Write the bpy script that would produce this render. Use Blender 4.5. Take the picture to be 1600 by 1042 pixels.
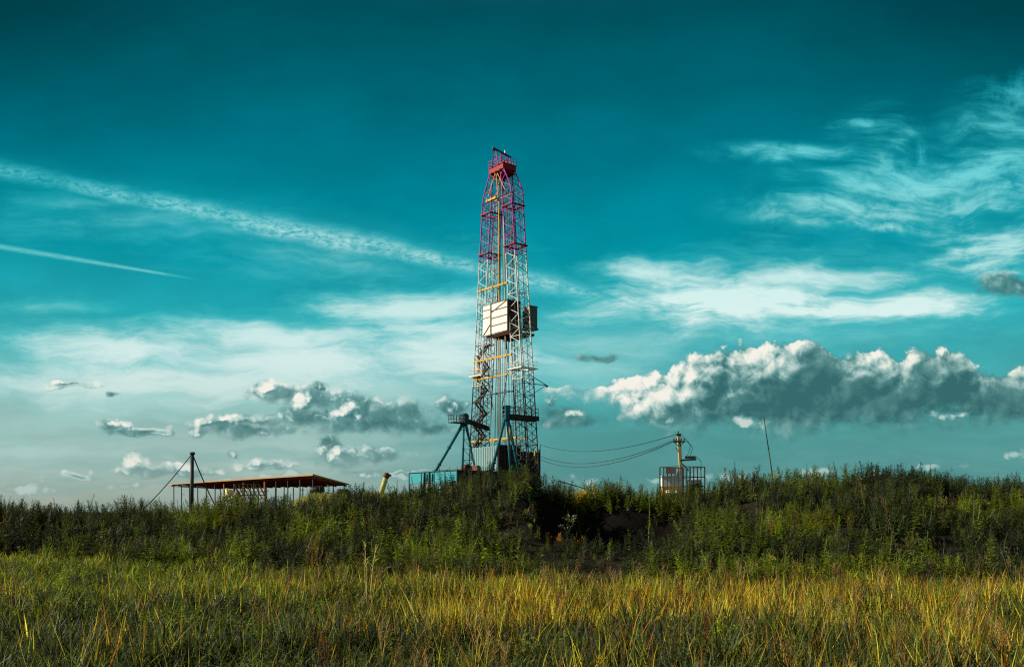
import bpy, math, random
import numpy as np
from mathutils import Vector, Matrix

scene = bpy.context.scene
for _o in list(bpy.data.objects):
    bpy.data.objects.remove(_o, do_unlink=True)
RAD = math.radians
EYE = 1.6          # eye height, metres
FOC = 1400.0       # focal length in pixels of the 1600 px wide photograph
HOR = 800.0        # row of the true horizon in the photograph

# ------------------------------------------------------------------ camera
cam_d = bpy.data.cameras.new("camera")
cam = bpy.data.objects.new("camera", cam_d)
scene.collection.objects.link(cam)
cam.location = (0, 0, EYE)
cam.rotation_euler = (RAD(90), 0, 0)
cam_d.sensor_width = 36.0
cam_d.lens = FOC / 1600 * 36.0
cam_d.shift_y = (HOR - 521.0) / 1600.0
cam_d.clip_start = 0.1
cam_d.clip_end = 20000
scene.camera = cam

scene.view_settings.view_transform = 'Standard'
scene.view_settings.look = 'None'
scene.view_settings.exposure = 0.35   # exposed for the sunlit meadow
scene.view_settings.gamma = 1.0
scene.cycles.use_denoising = False      # keep the fine leaf and lattice detail
scene.cycles.pixel_filter_type = 'BLACKMAN_HARRIS'
scene.cycles.filter_width = 1.2
scene.cycles.max_bounces = 6
scene.cycles.diffuse_bounces = 2
scene.cycles.transmission_bounces = 3
scene.cycles.sample_clamp_indirect = 4.0

# ------------------------------------------------------------------ sun
SUN_DIR = Vector((-0.885, -0.05, 0.45)).normalized()     # towards the sun: low, far left
sun_d = bpy.data.lights.new("sun", 'SUN')
sun_d.energy = 5.0
sun_d.angle = RAD(0.5)
sun_d.color = (1.0, 0.90, 0.72)
sun = bpy.data.objects.new("sun", sun_d)
scene.collection.objects.link(sun)
sun.rotation_euler = (-SUN_DIR).to_track_quat('-Z', 'Y').to_euler()
sun.location = (-60, 10, 60)

# ------------------------------------------------------------------ node helpers
def lin(r, g, b):
    def f(c):
        c /= 255.0
        return c / 12.92 if c <= 0.04045 else ((c + 0.055) / 1.055) ** 2.4
    return (f(r), f(g), f(b), 1.0)

class NT:
    """small expression builder for shader node trees"""
    def __init__(self, tree):
        self.t = tree
    def put(self, sock, v):
        if isinstance(v, E):
            self.t.links.new(v.s, sock)
        elif isinstance(v, bpy.types.NodeSocket):
            self.t.links.new(v, sock)
        else:
            sock.default_value = v
    def math(self, op, a, b=None, c=None, clamp=False):
        n = self.t.nodes.new('ShaderNodeMath')
        n.operation = op
        n.use_clamp = clamp
        for i, v in enumerate((a, b, c)):
            if v is not None:
                self.put(n.inputs[i], v)
        return E(self, n.outputs[0])
    def vmath(self, op, a, b=None, c=None):
        n = self.t.nodes.new('ShaderNodeVectorMath')
        n.operation = op
        for i, v in enumerate((a, b, c)):
            if v is not None:
                self.put(n.inputs[i], v)
        return E(self, n.outputs[1] if op in ('LENGTH', 'DOT_PRODUCT') else n.outputs[0])
    def smooth(self, x, lo, hi, a=0.0, b=1.0):
        n = self.t.nodes.new('ShaderNodeMapRange')
        n.interpolation_type = 'SMOOTHSTEP'
        for i, v in enumerate((x, lo, hi, a, b)):
            self.put(n.inputs[i], v)
        return E(self, n.outputs[0])
    def vec(self, x, y, z=0.0):
        n = self.t.nodes.new('ShaderNodeCombineXYZ')
        for i, v in enumerate((x, y, z)):
            self.put(n.inputs[i], v)
        return E(self, n.outputs[0])
    def noise(self, v, scale=1.0, detail=4.0, rough=0.55, dist=0.0, color=False):
        n = self.t.nodes.new('ShaderNodeTexNoise')
        self.put(n.inputs['Vector'], v)
        n.inputs['Scale'].default_value = scale
        n.inputs['Detail'].default_value = detail
        n.inputs['Roughness'].default_value = rough
        n.inputs['Distortion'].default_value = dist
        return E(self, n.outputs['Color' if color else 'Fac'])
    def voro(self, v, scale=1.0, detail=2.0, rough=0.5, smooth=0.3):
        n = self.t.nodes.new('ShaderNodeTexVoronoi')
        n.feature = 'SMOOTH_F1'
        self.put(n.inputs['Vector'], v)
        n.inputs['Scale'].default_value = scale
        n.inputs['Detail'].default_value = detail
        n.inputs['Roughness'].default_value = rough
        n.inputs['Smoothness'].default_value = smooth
        return E(self, n.outputs['Distance'])
    def mix(self, f, a, b):
        n = self.t.nodes.new('ShaderNodeMix')
        n.data_type = 'RGBA'
        self.put(n.inputs[0], f)
        self.put(n.inputs[6], a)
        self.put(n.inputs[7], b)
        return E(self, n.outputs[2])
    def scale_col(self, col, f):
        n = self.t.nodes.new('ShaderNodeVectorMath')
        n.operation = 'SCALE'
        self.put(n.inputs[0], col)
        self.put(n.inputs['Scale'], f)
        return E(self, n.outputs[0])
    def ramp(self, f, stops, mode='LINEAR'):
        n = self.t.nodes.new('ShaderNodeValToRGB')
        n.color_ramp.interpolation = mode
        e = n.color_ramp.elements
        while len(e) < len(stops):
            e.new(0.5)
        for el, (p, c) in zip(e, sorted(stops)):
            el.position = p
            el.color = c
        self.put(n.inputs[0], f)
        return E(self, n.outputs[0])
    def curve(self, x, x0, x1, pts, y0, y1):
        """piecewise smooth function through pts (x, y)"""
        n = self.t.nodes.new('ShaderNodeFloatCurve')
        c = n.mapping.curves[0]
        q = [((px - x0) / (x1 - x0), (py - y0) / (y1 - y0)) for px, py in pts]
        c.points[0].location = q[0]
        c.points[1].location = q[-1]
        for p in q[1:-1]:
            c.points.new(*p)
        n.mapping.update()
        self.put(n.inputs['Value'], (x - x0) * (1.0 / (x1 - x0)))
        return E(self, n.outputs[0]) * (y1 - y0) + y0
    def blobs(self, p, lst):
        """distance to the nearest of a list of soft ellipses (cx, cy, rx, ry)"""
        d = None
        for cx, cy, rx, ry in lst:
            q = self.vmath('LENGTH', self.vmath('MULTIPLY_ADD', p, (1 / rx, 1 / ry, 0), (-cx / rx, -cy / ry, 0)))
            d = q if d is None else self.math('SMOOTH_MIN', d, q, 0.25)
        return d

class E:
    def __init__(self, nt, s):
        self.n, self.s = nt, s
    def __add__(self, o): return self.n.math('ADD', self, o)
    __radd__ = __add__
    def __sub__(self, o): return self.n.math('SUBTRACT', self, o)
    def __rsub__(self, o): return self.n.math('SUBTRACT', o, self)
    def __mul__(self, o): return self.n.math('MULTIPLY', self, o)
    __rmul__ = __mul__
    def __truediv__(self, o): return self.n.math('DIVIDE', self, o)
    def clamp(self): return self.n.math('ADD', self, 0.0, clamp=True)
    def abs(self): return self.n.math('ABSOLUTE', self)
    def max(self, o): return self.n.math('MAXIMUM', self, o)
    def min(self, o): return self.n.math('MINIMUM', self, o)
    def pow(self, o): return self.n.math('POWER', self, o)

# ------------------------------------------------------------------ world: graded daylight sky
def build_world():
    w = bpy.data.worlds.new("World")
    scene.world = w
    w.use_nodes = True
    t = w.node_tree
    t.nodes.clear()
    N = NT(t)
    tc = t.nodes.new('ShaderNodeTexCoord')
    sep = t.nodes.new('ShaderNodeSeparateXYZ')
    t.links.new(tc.outputs['Generated'], sep.inputs[0])
    dx, dy, dz = (E(N, sep.outputs[i]) for i in range(3))
    fwd = dy.max(0.12)
    # sky directions on a tangent plane facing north (units of 100 photo pixels)
    u = dx / fwd * 14.0 + 8.0
    v = 8.0 - dz / fwd * 14.0
    front = N.smooth(dy, 0.30, 0.55)
    p = N.vec(u, v)
    el = N.math('ARCSINE', dz.max(-0.2).min(1.0)) * (180 / math.pi)

    # clear sky by elevation, tinted teal, modulated by a physical sky
    sky = t.nodes.new('ShaderNodeTexSky')
    sky.sky_type = 'NISHITA'
    sky.sun_disc = False
    sky.sun_elevation = math.asin(SUN_DIR.z)
    sky.sun_rotation = math.atan2(SUN_DIR.x, SUN_DIR.y)
    lum = N.vmath('DOT_PRODUCT', E(N, sky.outputs[0]), (0.15, 0.45, 0.4))
    dome = N.ramp(el * (1 / 90.0), [
        (0.000, lin(122, 158, 152)), (0.022, lin(92, 150, 147)), (0.055, lin(84, 158, 156)),
        (0.090, lin(70, 172, 176)), (0.130, lin(36, 168, 178)), (0.170, lin(4, 152, 168)),
        (0.202, lin(0, 139, 157)), (0.237, lin(0, 122, 141)), (0.275, lin(0, 104, 119)), (0.322, lin(0, 83, 96)),
        (0.42, lin(40, 74, 84)), (0.60, lin(62, 74, 80)), (1.0, lin(60, 66, 70))])  # greyed above the view to neutralise the teal fill light
    # paler milky haze low on the left (towards the sun)
    low_l = N.smooth(u, 9.0, 4.0) * N.smooth(v, 5.4, 6.6) * front
    dome = N.mix(low_l * 0.84, dome, N.ramp(v * 0.1, [(0.55, lin(190, 226, 224)), (0.64, lin(160, 196, 190)), (0.71, lin(178, 208, 200)), (0.79, lin(166, 172, 158))]))
    # lens-like corner darkening put into the sky colour
    cor = N.smooth((u - 8.0).abs(), 2.5, 9.0) * N.smooth(v, 4.5, -0.5) * front
    dome = N.scale_col(dome, 1.0 - cor * 0.60)
    nish = (lum * 0.045).min(1.6)
    dome = N.scale_col(dome, nish * 0.12 + 0.94)
    # faint mottling of very thin high cloud
    mott = N.noise(N.vmath('MULTIPLY', p, (0.45, 0.9, 1.0)), 1.0, 5.0, 0.6)
    dome = N.scale_col(dome, N.smooth(mott, 0.30, 0.70, 0.91, 1.08))

    # ---- high cirrus
    warp = N.noise(p, 0.55, 3.0, 0.55, color=True)
    pw = N.vmath('MULTIPLY_ADD', warp, (1.5, 0.6, 0), N.vmath('ADD', p, (-0.75, -0.30, 0)))
    streak = N.noise(N.vmath('MULTIPLY', pw, (0.55, 2.6, 1.0)), 1.0, 6.0, 0.62)
    fine = N.noise(N.vmath('MULTIPLY', pw, (1.6, 6.5, 1.0)), 1.0, 5.0, 0.65)
    fib = streak * 0.65 + fine * 0.35

    # low grey-teal streaks towards the horizon
    band = N.smooth(N.noise(N.vmath('MULTIPLY', pw, (0.30, 3.0, 1.0)), 1.0, 5.0, 0.6), 0.42, 0.66) * N.smooth(v, 5.7, 6.8) * front
    dome = N.mix(band * 0.34, dome, N.ramp(u * 0.1, [(0.0, lin(118, 168, 164)), (0.8, lin(78, 150, 150)), (1.0, lin(66, 138, 138))]))

    def cirrus(lst, lo, hi, amp, jitter=0.9):
        d = N.blobs(pw, lst)
        return N.smooth((1.0 - d) + (fib - 0.5) * jitter * 2.0, lo, hi) * amp

    c_right = cirrus([(11.2, 4.58, 1.6, 0.42), (12.6, 4.45, 1.9, 0.44), (14.0, 4.72, 1.8, 0.26), (10.2, 4.30, 1.0, 0.2)], -0.75, 1.15, 0.95, 1.6)
    c_soft = cirrus([(9.3, 5.3, 2.2, 0.5), (9.0, 5.75, 1.6, 0.4), (11.5, 5.05, 3.0, 0.4)], -0.7, 1.3, 0.55, 1.4)
    c_left = cirrus([(2.2, 5.55, 2.0, 0.34), (4.8, 5.72, 2.6, 0.42), (6.8, 5.5, 1.6, 0.6), (6.4, 4.78, 1.3, 0.28), (4.4, 5.25, 2.0, 0.25), (3.0, 6.0, 3.4, 0.4)], -0.95, 0.95, 0.90, 1.6)
    c_veil = cirrus([(2.2, 3.45, 2.8, 0.35), (5.2, 4.0, 2.4, 0.4), (0.9, 4.8, 1.0, 0.16), (6.0, 5.05, 2.2, 0.3), (3.5, 3.65, 2.6, 0.24), (1.0, 3.2, 1.6, 0.2)], -0.4, 1.5, 0.55, 1.8)
    c_midl = cirrus([(2.5, 6.15, 3.6, 0.5), (6.0, 6.05, 2.4, 0.55)], -0.5, 1.0, 0.62)
    # mares' tails: one connected, curling sheet of fibres, upper right
    w2 = N.noise(N.vmath('ADD', p, (31.0, 7.0, 0)), 0.42, 2.5, 0.5, color=True)
    ps = N.vmath('MULTIPLY_ADD', w2, (1.8, 1.3, 0), N.vmath('ADD', p, (-0.9, -0.65, 0)))
    wisp = N.noise(N.vmath('MULTIPLY', ps, (0.62, 2.8, 1.0)), 1.0, 8.0, 0.62, 0.5)
    wisp2 = N.noise(N.vmath('ADD', N.vmath('MULTIPLY', ps, (2.4, 5.5, 1.0)), (9, 3, 0)), 1.0, 6.0, 0.66)
    hook = N.noise(N.vmath('ADD', N.vmath('MULTIPLY', ps, (3.4, 1.0, 1.0)), (2, 5, 0)), 1.0, 5.0, 0.62)
    msk = 1.0 - N.blobs(p, [(14.4, 2.95, 2.3, 0.75), (15.9, 2.5, 1.3, 1.2), (13.3, 3.2, 1.9, 0.42), (12.5, 2.38, 1.6, 0.18), (15.6, 3.9, 1.4, 0.6), (13.8, 2.4, 0.8, 0.7)])
    body_s = N.smooth(wisp * 0.70 + wisp2 * 0.30 + msk * 0.13, 0.40, 0.74)
    c_swirl = body_s * N.smooth(msk, -0.50, 0.45) * 0.82 + N.smooth(msk, -0.3, 0.9) * 0.12
    arcs = N.blobs(ps, [(13.72, 2.62, 0.36, 0.46), (14.45, 2.35, 0.22, 0.42), (13.55, 1.85, 0.42, 0.18), (15.3, 3.0, 1.5, 0.22), (14.1, 3.5, 1.0, 0.14), (15.9, 1.5, 0.5, 0.3), (12.9, 3.25, 1.0, 0.12)])
    c_arc = N.smooth(1.0 - arcs + (hook - 0.5) * 1.6 + (wisp2 - 0.5) * 2.0 + (wisp - 0.5) * 1.4, -0.45, 1.35) * 0.85
    c_swirl = c_swirl.max(c_arc)
    tailm = 1.0 - N.blobs(p, [(14.4, 3.35, 2.3, 0.5), (15.6, 4.0, 1.4, 0.8)])
    c_tail = N.smooth(fib + tailm * 0.2, 0.46, 0.86) * N.smooth(tailm, -0.2, 0.7) * 0.5

    # contrails (straight lines through the air)
    rip = N.noise(N.vmath('MULTIPLY', N.vec(u + v * 1.1, v - u * 0.208), (6.5, 14.0, 1.0)), 1.0, 4.0, 0.66, 0.4)
    bend = N.noise(p, 0.9, 2.0, 0.5)
    d1 = (v - u * 0.208 - 2.655 - (bend - 0.5) * 0.20 - (fine - 0.5) * 0.16) / N.curve(u, 0.0, 10.0, [(0, .125), (2, .14), (5.2, .20), (7.3, .135), (8.5, .15), (10, .10)], 0.0, 0.3)
    trail = N.smooth(d1.abs() + (rip - 0.5) * 1.5, 1.95, 0.20) * (N.smooth(rip, 0.24, 0.72) * 0.58 + 0.40) * N.smooth(u, 10.4, 8.6)
    patch = N.noise(N.vec(u * 1.3, v * 0.6), 1.0, 3.0, 0.55)
    trail = trail * N.smooth(u, -1.0, 3.5, 0.80, 1.0) * N.smooth(patch, 0.25, 0.60, 0.68, 1.05)
    glow1 = N.smooth(d1.abs(), 3.6, 0.0) * 0.16 * N.smooth(u, 9.9, 7.0)
    d2 = (v - u * 0.166 - 3.855) / N.smooth(u, 0.0, 3.2, 0.055, 0.026)
    trail2 = N.smooth(d2.abs() + (rip - 0.5) * 0.9, 1.3, 0.2) * N.smooth(u, 3.25, 2.3) * (rip * 0.5 + 0.35)

    und = 1.0 - N.blobs(pw, [(1.9, 5.62, 1.9, 0.34), (4.6, 5.78, 2.6, 0.42), (6.7, 5.35, 1.5, 0.65), (12.3, 4.50, 2.7, 0.42), (10.9, 4.62, 1.6, 0.36), (14.3, 4.74, 1.8, 0.3), (3.2, 5.9, 3.2, 0.4)])
    lowf = N.noise(N.vmath('ADD', N.vmath('MULTIPLY', pw, (0.55, 1.5, 1.0)), (5.0, 2.0, 0)), 1.0, 3.0, 0.5)
    c_und = N.smooth(und + (fib - 0.5) * 1.6 + (lowf - 0.5) * 1.3, -0.35, 1.0) * (0.40 + fib * 0.70)
    hi = c_und.max(c_right + c_soft).max(c_left).max(c_veil).max(c_midl).max(c_swirl).max(c_tail)
    hi = hi.max(trail * 0.9).max(trail2 * 0.85).max(glow1)
    thick = N.ramp(v * 0.1, [(0.10, lin(60, 190, 200)), (0.28, lin(120, 218, 222)), (0.43, lin(208, 240, 236)), (0.56, lin(224, 242, 238)), (0.66, lin(200, 220, 212)), (0.78, lin(184, 196, 184))])
    thin = N.ramp(v * 0.1, [(0.10, lin(20, 160, 175)), (0.30, lin(40, 190, 198)), (0.48, lin(92, 212, 214)), (0.58, lin(160, 226, 224)), (0.70, lin(170, 206, 198))])
    cir_col = N.mix(N.smooth(hi, 0.20, 1.05), thin, thick)
    col = N.mix((hi * front).clamp(), dome, cir_col)

    # ---- cumulus
    w3 = N.noise(p, 2.2, 2.0, 0.5, color=True)
    pc = N.vmath('MULTIPLY_ADD', w3, (0.26, 0.22, 0), N.vmath('ADD', p, (-0.13, -0.11, 0)))
    bump = (0.98 - N.voro(pc, 2.5, 3.6, 0.56, 0.14)) * 0.6
    pl = N.vmath('ADD', pc, (-0.085, -0.10, 0))
    bump_l = (0.98 - N.voro(pl, 2.5, 3.6, 0.56, 0.14)) * 0.6
    big = 0.55 - N.voro(pc, 1.15, 0.0, 0.5, 0.7)
    big_l = 0.55 - N.voro(N.vmath('ADD', pc, (-0.20, -0.26, 0)), 1.15, 0.0, 0.5, 0.7)
    relb = big - big_l
    relief = (bump - bump_l)                    # + on the flank facing the sun
    fuzz = N.noise(p, 5.0, 5.0, 0.6) - 0.5
    lump = N.noise(N.vmath('ADD', p, (3, 11, 0)), 1.1, 3.0, 0.5) - 0.5

    top = N.curve(u, 8.5, 17.0, [(8.5, 6.02), (9.1, 5.96), (9.7, 5.86), (10.3, 5.78), (10.9, 5.52), (11.5, 5.38), (12.1, 5.30), (12.75, 5.25), (13.1, 5.40), (13.6, 5.38), (14.0, 5.52), (14.5, 5.47), (15.0, 5.45), (15.4, 5.72), (15.9, 5.66), (17.0, 5.6)], 5.0, 7.0)
    bot = N.curve(u, 8.5, 17.0, [(8.5, 6.10), (9.1, 6.26), (9.8, 6.48), (10.4, 6.66), (11.5, 6.74), (12.3, 6.80), (13.0, 6.74), (14.0, 6.68), (15.0, 6.58), (16.0, 6.54), (17.0, 6.35)], 5.0, 7.0)
    s_top = (v - top) + big * 0.26 + bump * 0.34 + fuzz * 0.12 + lump * 0.1 - 0.02
    s_top = s_top.min((v - top) * 1.4 + 0.17)
    s_bot = (bot - v) * 0.8 + fuzz * 0.45 + lump * 0.45 + 0.05
    a1 = N.smooth(s_top, -0.01, 0.09).min(N.smooth(s_bot, -0.06, 0.26))
    lit_depth = N.curve(u, 8.5, 17.0, [(8.5, 0.9), (9.8, 0.62), (10.6, 0.60), (11.2, 0.52), (11.8, 0.36), (12.4, 0.26), (13.0, 0.18), (13.6, 0.24), (14.2, 0.12), (15.0, 0.16), (15.6, 0.10), (17.0, 0.18)], 0.0, 1.0)
    lit = N.smooth(s_top + lump * 0.60 - relb * 0.5 - relief * 0.35 - lit_depth, 0.42, -0.40) * N.smooth(u, 15.0, 12.6, 0.78, 1.0)
    rim = N.smooth(bump, 0.04, 0.24) * N.smooth(relief, -0.02, 0.12) * N.smooth(s_top, 0.30, 0.04)
    tex = relief * 1.5 + relb * 0.9 + bump * 0.45
    core = 0.05 + lump * 0.30 + N.smooth(v, 6.35, 6.8) * 0.12 + N.smooth(s_top, 0.5, 0.1) * 0.12
    l1 = (lit * (0.80 + tex) + (1.0 - lit) * (core + tex * 0.24) + rim * 0.40).clamp()
    # pale broken base
    skirt = 1.0 - N.blobs(pc, [(10.3, 6.54, 0.45, 0.15), (11.75, 6.60, 0.45, 0.13), (13.3, 6.62, 0.4, 0.09), (14.9, 6.47, 0.4, 0.08)]) + bump * 2.0 + fuzz * 1.6
    l1 = l1.max(N.smooth(skirt, -0.1, 1.1) * 0.72)
    a1 = a1.max(N.smooth(skirt, 0.0, 0.9) * 0.9)

    # smaller clouds: grey bodies, lit on the edge towards the sun, and bright turrets
    BODY = [(6.0, 6.62, 1.12, 0.17), (5.6, 6.40, 0.62, 0.22), (6.3, 6.46, 0.5, 0.18), (5.0, 6.22, 0.52, 0.2), (4.35, 6.12, 0.5, 0.14), (6.8, 6.68, 0.45, 0.11), (4.9, 6.52, 0.6, 0.14),
            (3.8, 6.72, 0.80, 0.12), (3.95, 6.58, 0.48, 0.13), (3.35, 6.60, 0.38, 0.10), (2.2, 6.77, 0.55, 0.065), (1.75, 6.66, 0.28, 0.10),
            (1.1, 6.00, 0.42, 0.075), (8.9, 6.55, 0.62, 0.12), (8.7, 6.42, 0.35, 0.12), (15.85, 4.46, 0.55, 0.17), (9.4, 5.60, 0.34, 0.07), (1.2, 7.46, 0.24, 0.05), (1.75, 6.16, 0.12, 0.045),
            (5.9, 7.12, 0.42, 0.12), (2.4, 7.38, 0.6, 0.11), (5.3, 7.14, 0.36, 0.18), (4.1, 7.26, 0.45, 0.08), (3.0, 7.38, 0.5, 0.09), (6.4, 7.40, 0.9, 0.07)]
    body = N.blobs(pc, BODY)
    body_l = N.blobs(N.vmath('ADD', pc, (-0.11, -0.12, 0)), BODY)
    TUR = [(4.13, 6.06, 0.22, 0.13), (5.03, 6.05, 0.24, 0.11), (4.74, 6.26, 0.17, 0.15), (5.3, 6.44, 0.42, 0.14), (3.5, 6.53, 0.30, 0.08), (3.2, 6.58, 0.22, 0.08), (1.85, 6.64, 0.22, 0.06),
                       (5.2, 7.04, 0.27, 0.18), (5.12, 6.92, 0.16, 0.11), (2.15, 7.28, 0.24, 0.16), (2.72, 7.31, 0.28, 0.10), (4.05, 7.22, 0.2, 0.06), (7.12, 6.36, 0.32, 0.18), (8.63, 6.26, 0.11, 0.12),
                       (8.95, 6.46, 0.16, 0.07), (0.95, 5.95, 0.18, 0.05), (1.05, 7.43, 0.1, 0.035), (3.65, 7.1, 0.1, 0.07)]
    tur = N.blobs(pc, TUR)
    tur_l = N.blobs(N.vmath('ADD', pc, (-0.07, -0.09, 0)), TUR)
    low = N.blobs(pc, [(11.35, 7.43, 0.5, 0.11), (12.6, 7.38, 0.55, 0.10), (10.3, 7.5, 0.5, 0.07), (9.2, 7.5, 0.4, 0.09), (13.7, 7.42, 0.3, 0.06), (14.6, 7.27, 0.35, 0.06), (16.0, 7.12, 0.22, 0.13), (6.3, 7.45, 0.8, 0.08), (0.35, 7.62, 0.7, 0.14), (1.9, 7.62, 0.7, 0.1), (3.4, 7.55, 0.6, 0.10), (4.5, 7.42, 0.5, 0.06)])
    hb = 1.12 - body + bump * 1.5 + fuzz * 0.8 + lump * 0.5
    a2 = N.smooth(hb, -0.35, 0.60) * 0.88
    edge = N.smooth((body_l - body) * 1.0 + relief * 1.6 + bump * 0.8, 0.05, 0.70) * N.smooth(hb, 1.0, 0.2) * N.smooth(u, 7.6, 5.6, 0.35, 1.0)
    th = 1.15 - tur + bump * 1.5 + fuzz * 0.7
    sh = N.smooth(th, -0.15, 0.50) * 0.95
    lw = N.smooth(1.15 - low + bump * 2.2 + fuzz * 1.4, -0.1, 0.9) * 0.75
    shl = N.smooth(th, -0.4, 0.9) * N.smooth((tur_l - tur).min(0.8) + relief * 1.2 + bump * 0.9, -0.45, 0.50)
    l2 = (shl * (0.76 + relief * 2.0 + relb * 0.8 + bump * 0.9)).max(edge * (0.66 + relief * 1.2)).max(lw * 0.8).max(0.16 + lump * 0.45 + bump * 0.40 + relief * 0.5).clamp()
    a2 = a2.max(sh).max(lw)

    al = (a1.max(a2) * front).clamp()
    lt = N.mix(a1, l2, l1)
    hazy = N.smooth(v, 6.6, 7.6)
    ccol = N.ramp(lt, [(0.0, lin(54, 106, 108)), (0.22, lin(86, 138, 137)), (0.5, lin(160, 194, 189)), (0.8, lin(226, 232, 222)), (1.0, lin(244, 242, 230))])
    ccol = N.mix(hazy * 0.35, ccol, N.ramp(u * 0.1, [(0.2, lin(190, 204, 194)), (1.0, lin(140, 190, 186))]))
    col = N.mix(al, col, ccol)
    # unseen pale cloud added behind and overhead, for a less teal fill light
    rest = N.noise(E(N, tc.outputs['Generated']), 2.6, 5.0, 0.55)
    cover = N.smooth(rest, 0.42, 0.62) * (1.0 - front) * 0.7
    col = N.mix(cover, col, lin(176, 170, 160))
    bg = t.nodes.new('ShaderNodeBackground')
    t.links.new(N.scale_col(col, 10.0).s, bg.inputs[0])
    bg.inputs[1].default_value = 0.0785
    out = t.nodes.new('ShaderNodeOutputWorld')
    t.links.new(bg.outputs[0], out.inputs[0])
    w.cycles.sampling_method = 'NONE'        # the sky is smooth: plain bounce sampling is enough
build_world()

# ------------------------------------------------------------------ object helpers
COL = scene.collection
def at(px, row, Y):
    """point at depth Y seen at a pixel of the 1600 x 1042 photograph"""
    return Vector(((px - 800.0) / FOC * Y, Y, EYE + (HOR - row) / FOC * Y))

def tag(o, label=None, cat=None, group=None, kind=None):
    if label: o['label'] = label
    if cat: o['category'] = cat
    if group: o['group'] = group
    if kind: o['kind'] = kind
    return o

def empty(name, loc=(0, 0, 0), rz=0.0):
    o = bpy.data.objects.new(name, None)
    o.location = loc
    o.rotation_euler.z = rz
    o.empty_display_size = 0.3
    COL.objects.link(o)
    return o

class MB:
    """collects boxes, tubes and quads, then links them as one mesh object"""
    def __init__(self):
        self.v, self.f, self.sm = [], [], []
    def quad(self, *p):
        i = len(self.v)
        self.v += [tuple(q) for q in p]
        self.f.append(tuple(range(i, i + len(p))))
        self.sm.append(False)
    def hexa(self, c):
        i = len(self.v)
        self.v += [tuple(q) for q in c]
        for f in ((0, 3, 2, 1), (4, 5, 6, 7), (0, 1, 5, 4), (1, 2, 6, 5), (2, 3, 7, 6), (3, 0, 4, 7)):
            self.f.append(tuple(i + k for k in f)); self.sm.append(False)
        return self
    def box(self, a, b):
        (x0, y0, z0), (x1, y1, z1) = a, b
        return self.hexa([(x0, y0, z0), (x1, y0, z0), (x1, y1, z0), (x0, y1, z0), (x0, y0, z1), (x1, y0, z1), (x1, y1, z1), (x0, y1, z1)])
    def tube(self, a, b, r, r2=None, n=6, cap=True):
        a, b = Vector(a), Vector(b)
        d = b - a
        if d.length < 1e-6: return self
        q = d.to_track_quat('Z', 'Y').to_matrix()
        r2 = r if r2 is None else r2
        i = len(self.v)
        for p, rr in ((a, r), (b, r2)):
            for k in range(n):
                t = 2 * math.pi * (k + 0.5) / n
                self.v.append(tuple(p + q @ Vector((math.cos(t) * rr, math.sin(t) * rr, 0))))
        for k in range(n):
            j = (k + 1) % n
            self.f.append((i + k, i + j, i + n + j, i + n + k)); self.sm.append(n > 6)
        if cap:
            self.f.append(tuple(i + k for k in reversed(range(n)))); self.sm.append(False)
            self.f.append(tuple(i + n + k for k in range(n))); self.sm.append(False)
        return self
    def path(self, pts, r, n=5):
        for a, b in zip(pts, pts[1:]): self.tube(a, b, r, n=n)
        return self
    def beam(self, a, b, w, h):
        """rectangular bar from a to b"""
        a, b = Vector(a), Vector(b)
        d = (b - a).normalized()
        up = Vector((0, 0, 1)) if abs(d.z) < 0.95 else Vector((0, 1, 0))
        s = d.cross(up).normalized() * (w / 2)
        u = s.cross(d).normalized() * (h / 2)
        return self.hexa([a - s - u, a + s - u, b + s - u, b - s - u, a - s + u, a + s + u, b + s + u, b - s + u])
    def build(self, name, mat, parent=None):
        me = bpy.data.meshes.new(name)
        me.from_pydata(self.v, [], self.f)
        me.polygons.foreach_set('use_smooth', self.sm)
        me.materials.append(mat)
        me.update()
        o = bpy.data.objects.new(name, me)
        COL.objects.link(o)
        if parent is not None: o.parent = parent
        return o

def np_mesh(name, V, F4, F3, C, mat, parent=None):
    """mesh object from numpy arrays with a per-point colour (the thing's own colour)"""
    me = bpy.data.meshes.new(name)
    n4, n3 = len(F4), len(F3)
    me.vertices.add(len(V))
    me.vertices.foreach_set('co', np.ascontiguousarray(V, dtype=np.float32).ravel())
    loops = np.concatenate([np.asarray(F4, dtype=np.int32).ravel(), np.asarray(F3, dtype=np.int32).ravel()])
    me.loops.add(len(loops))
    me.loops.foreach_set('vertex_index', loops)
    me.polygons.add(n4 + n3)
    st = np.concatenate([np.arange(n4) * 4, n4 * 4 + np.arange(n3) * 3]).astype(np.int32)
    me.polygons.foreach_set('loop_start', st)
    me.update(calc_edges=True)
    if C is not None:
        a = me.attributes.new('col', 'FLOAT_COLOR', 'POINT')
        c4 = np.ones((len(V), 4), dtype=np.float32)
        c4[:, :3] = C
        a.data.foreach_set('color', c4.ravel())
    me.materials.append(mat)
    o = bpy.data.objects.new(name, me)
    COL.objects.link(o)
    if parent is not None: o.parent = parent
    return o

# ------------------------------------------------------------------ materials
def new_mat(name):
    m = bpy.data.materials.new(name)
    m.use_nodes = True
    m.node_tree.nodes.clear()
    return m, NT(m.node_tree)

def finish(m, shader):
    out = m.node_tree.nodes.new('ShaderNodeOutputMaterial')
    m.node_tree.links.new(shader, out.inputs[0])
    return m

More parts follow.
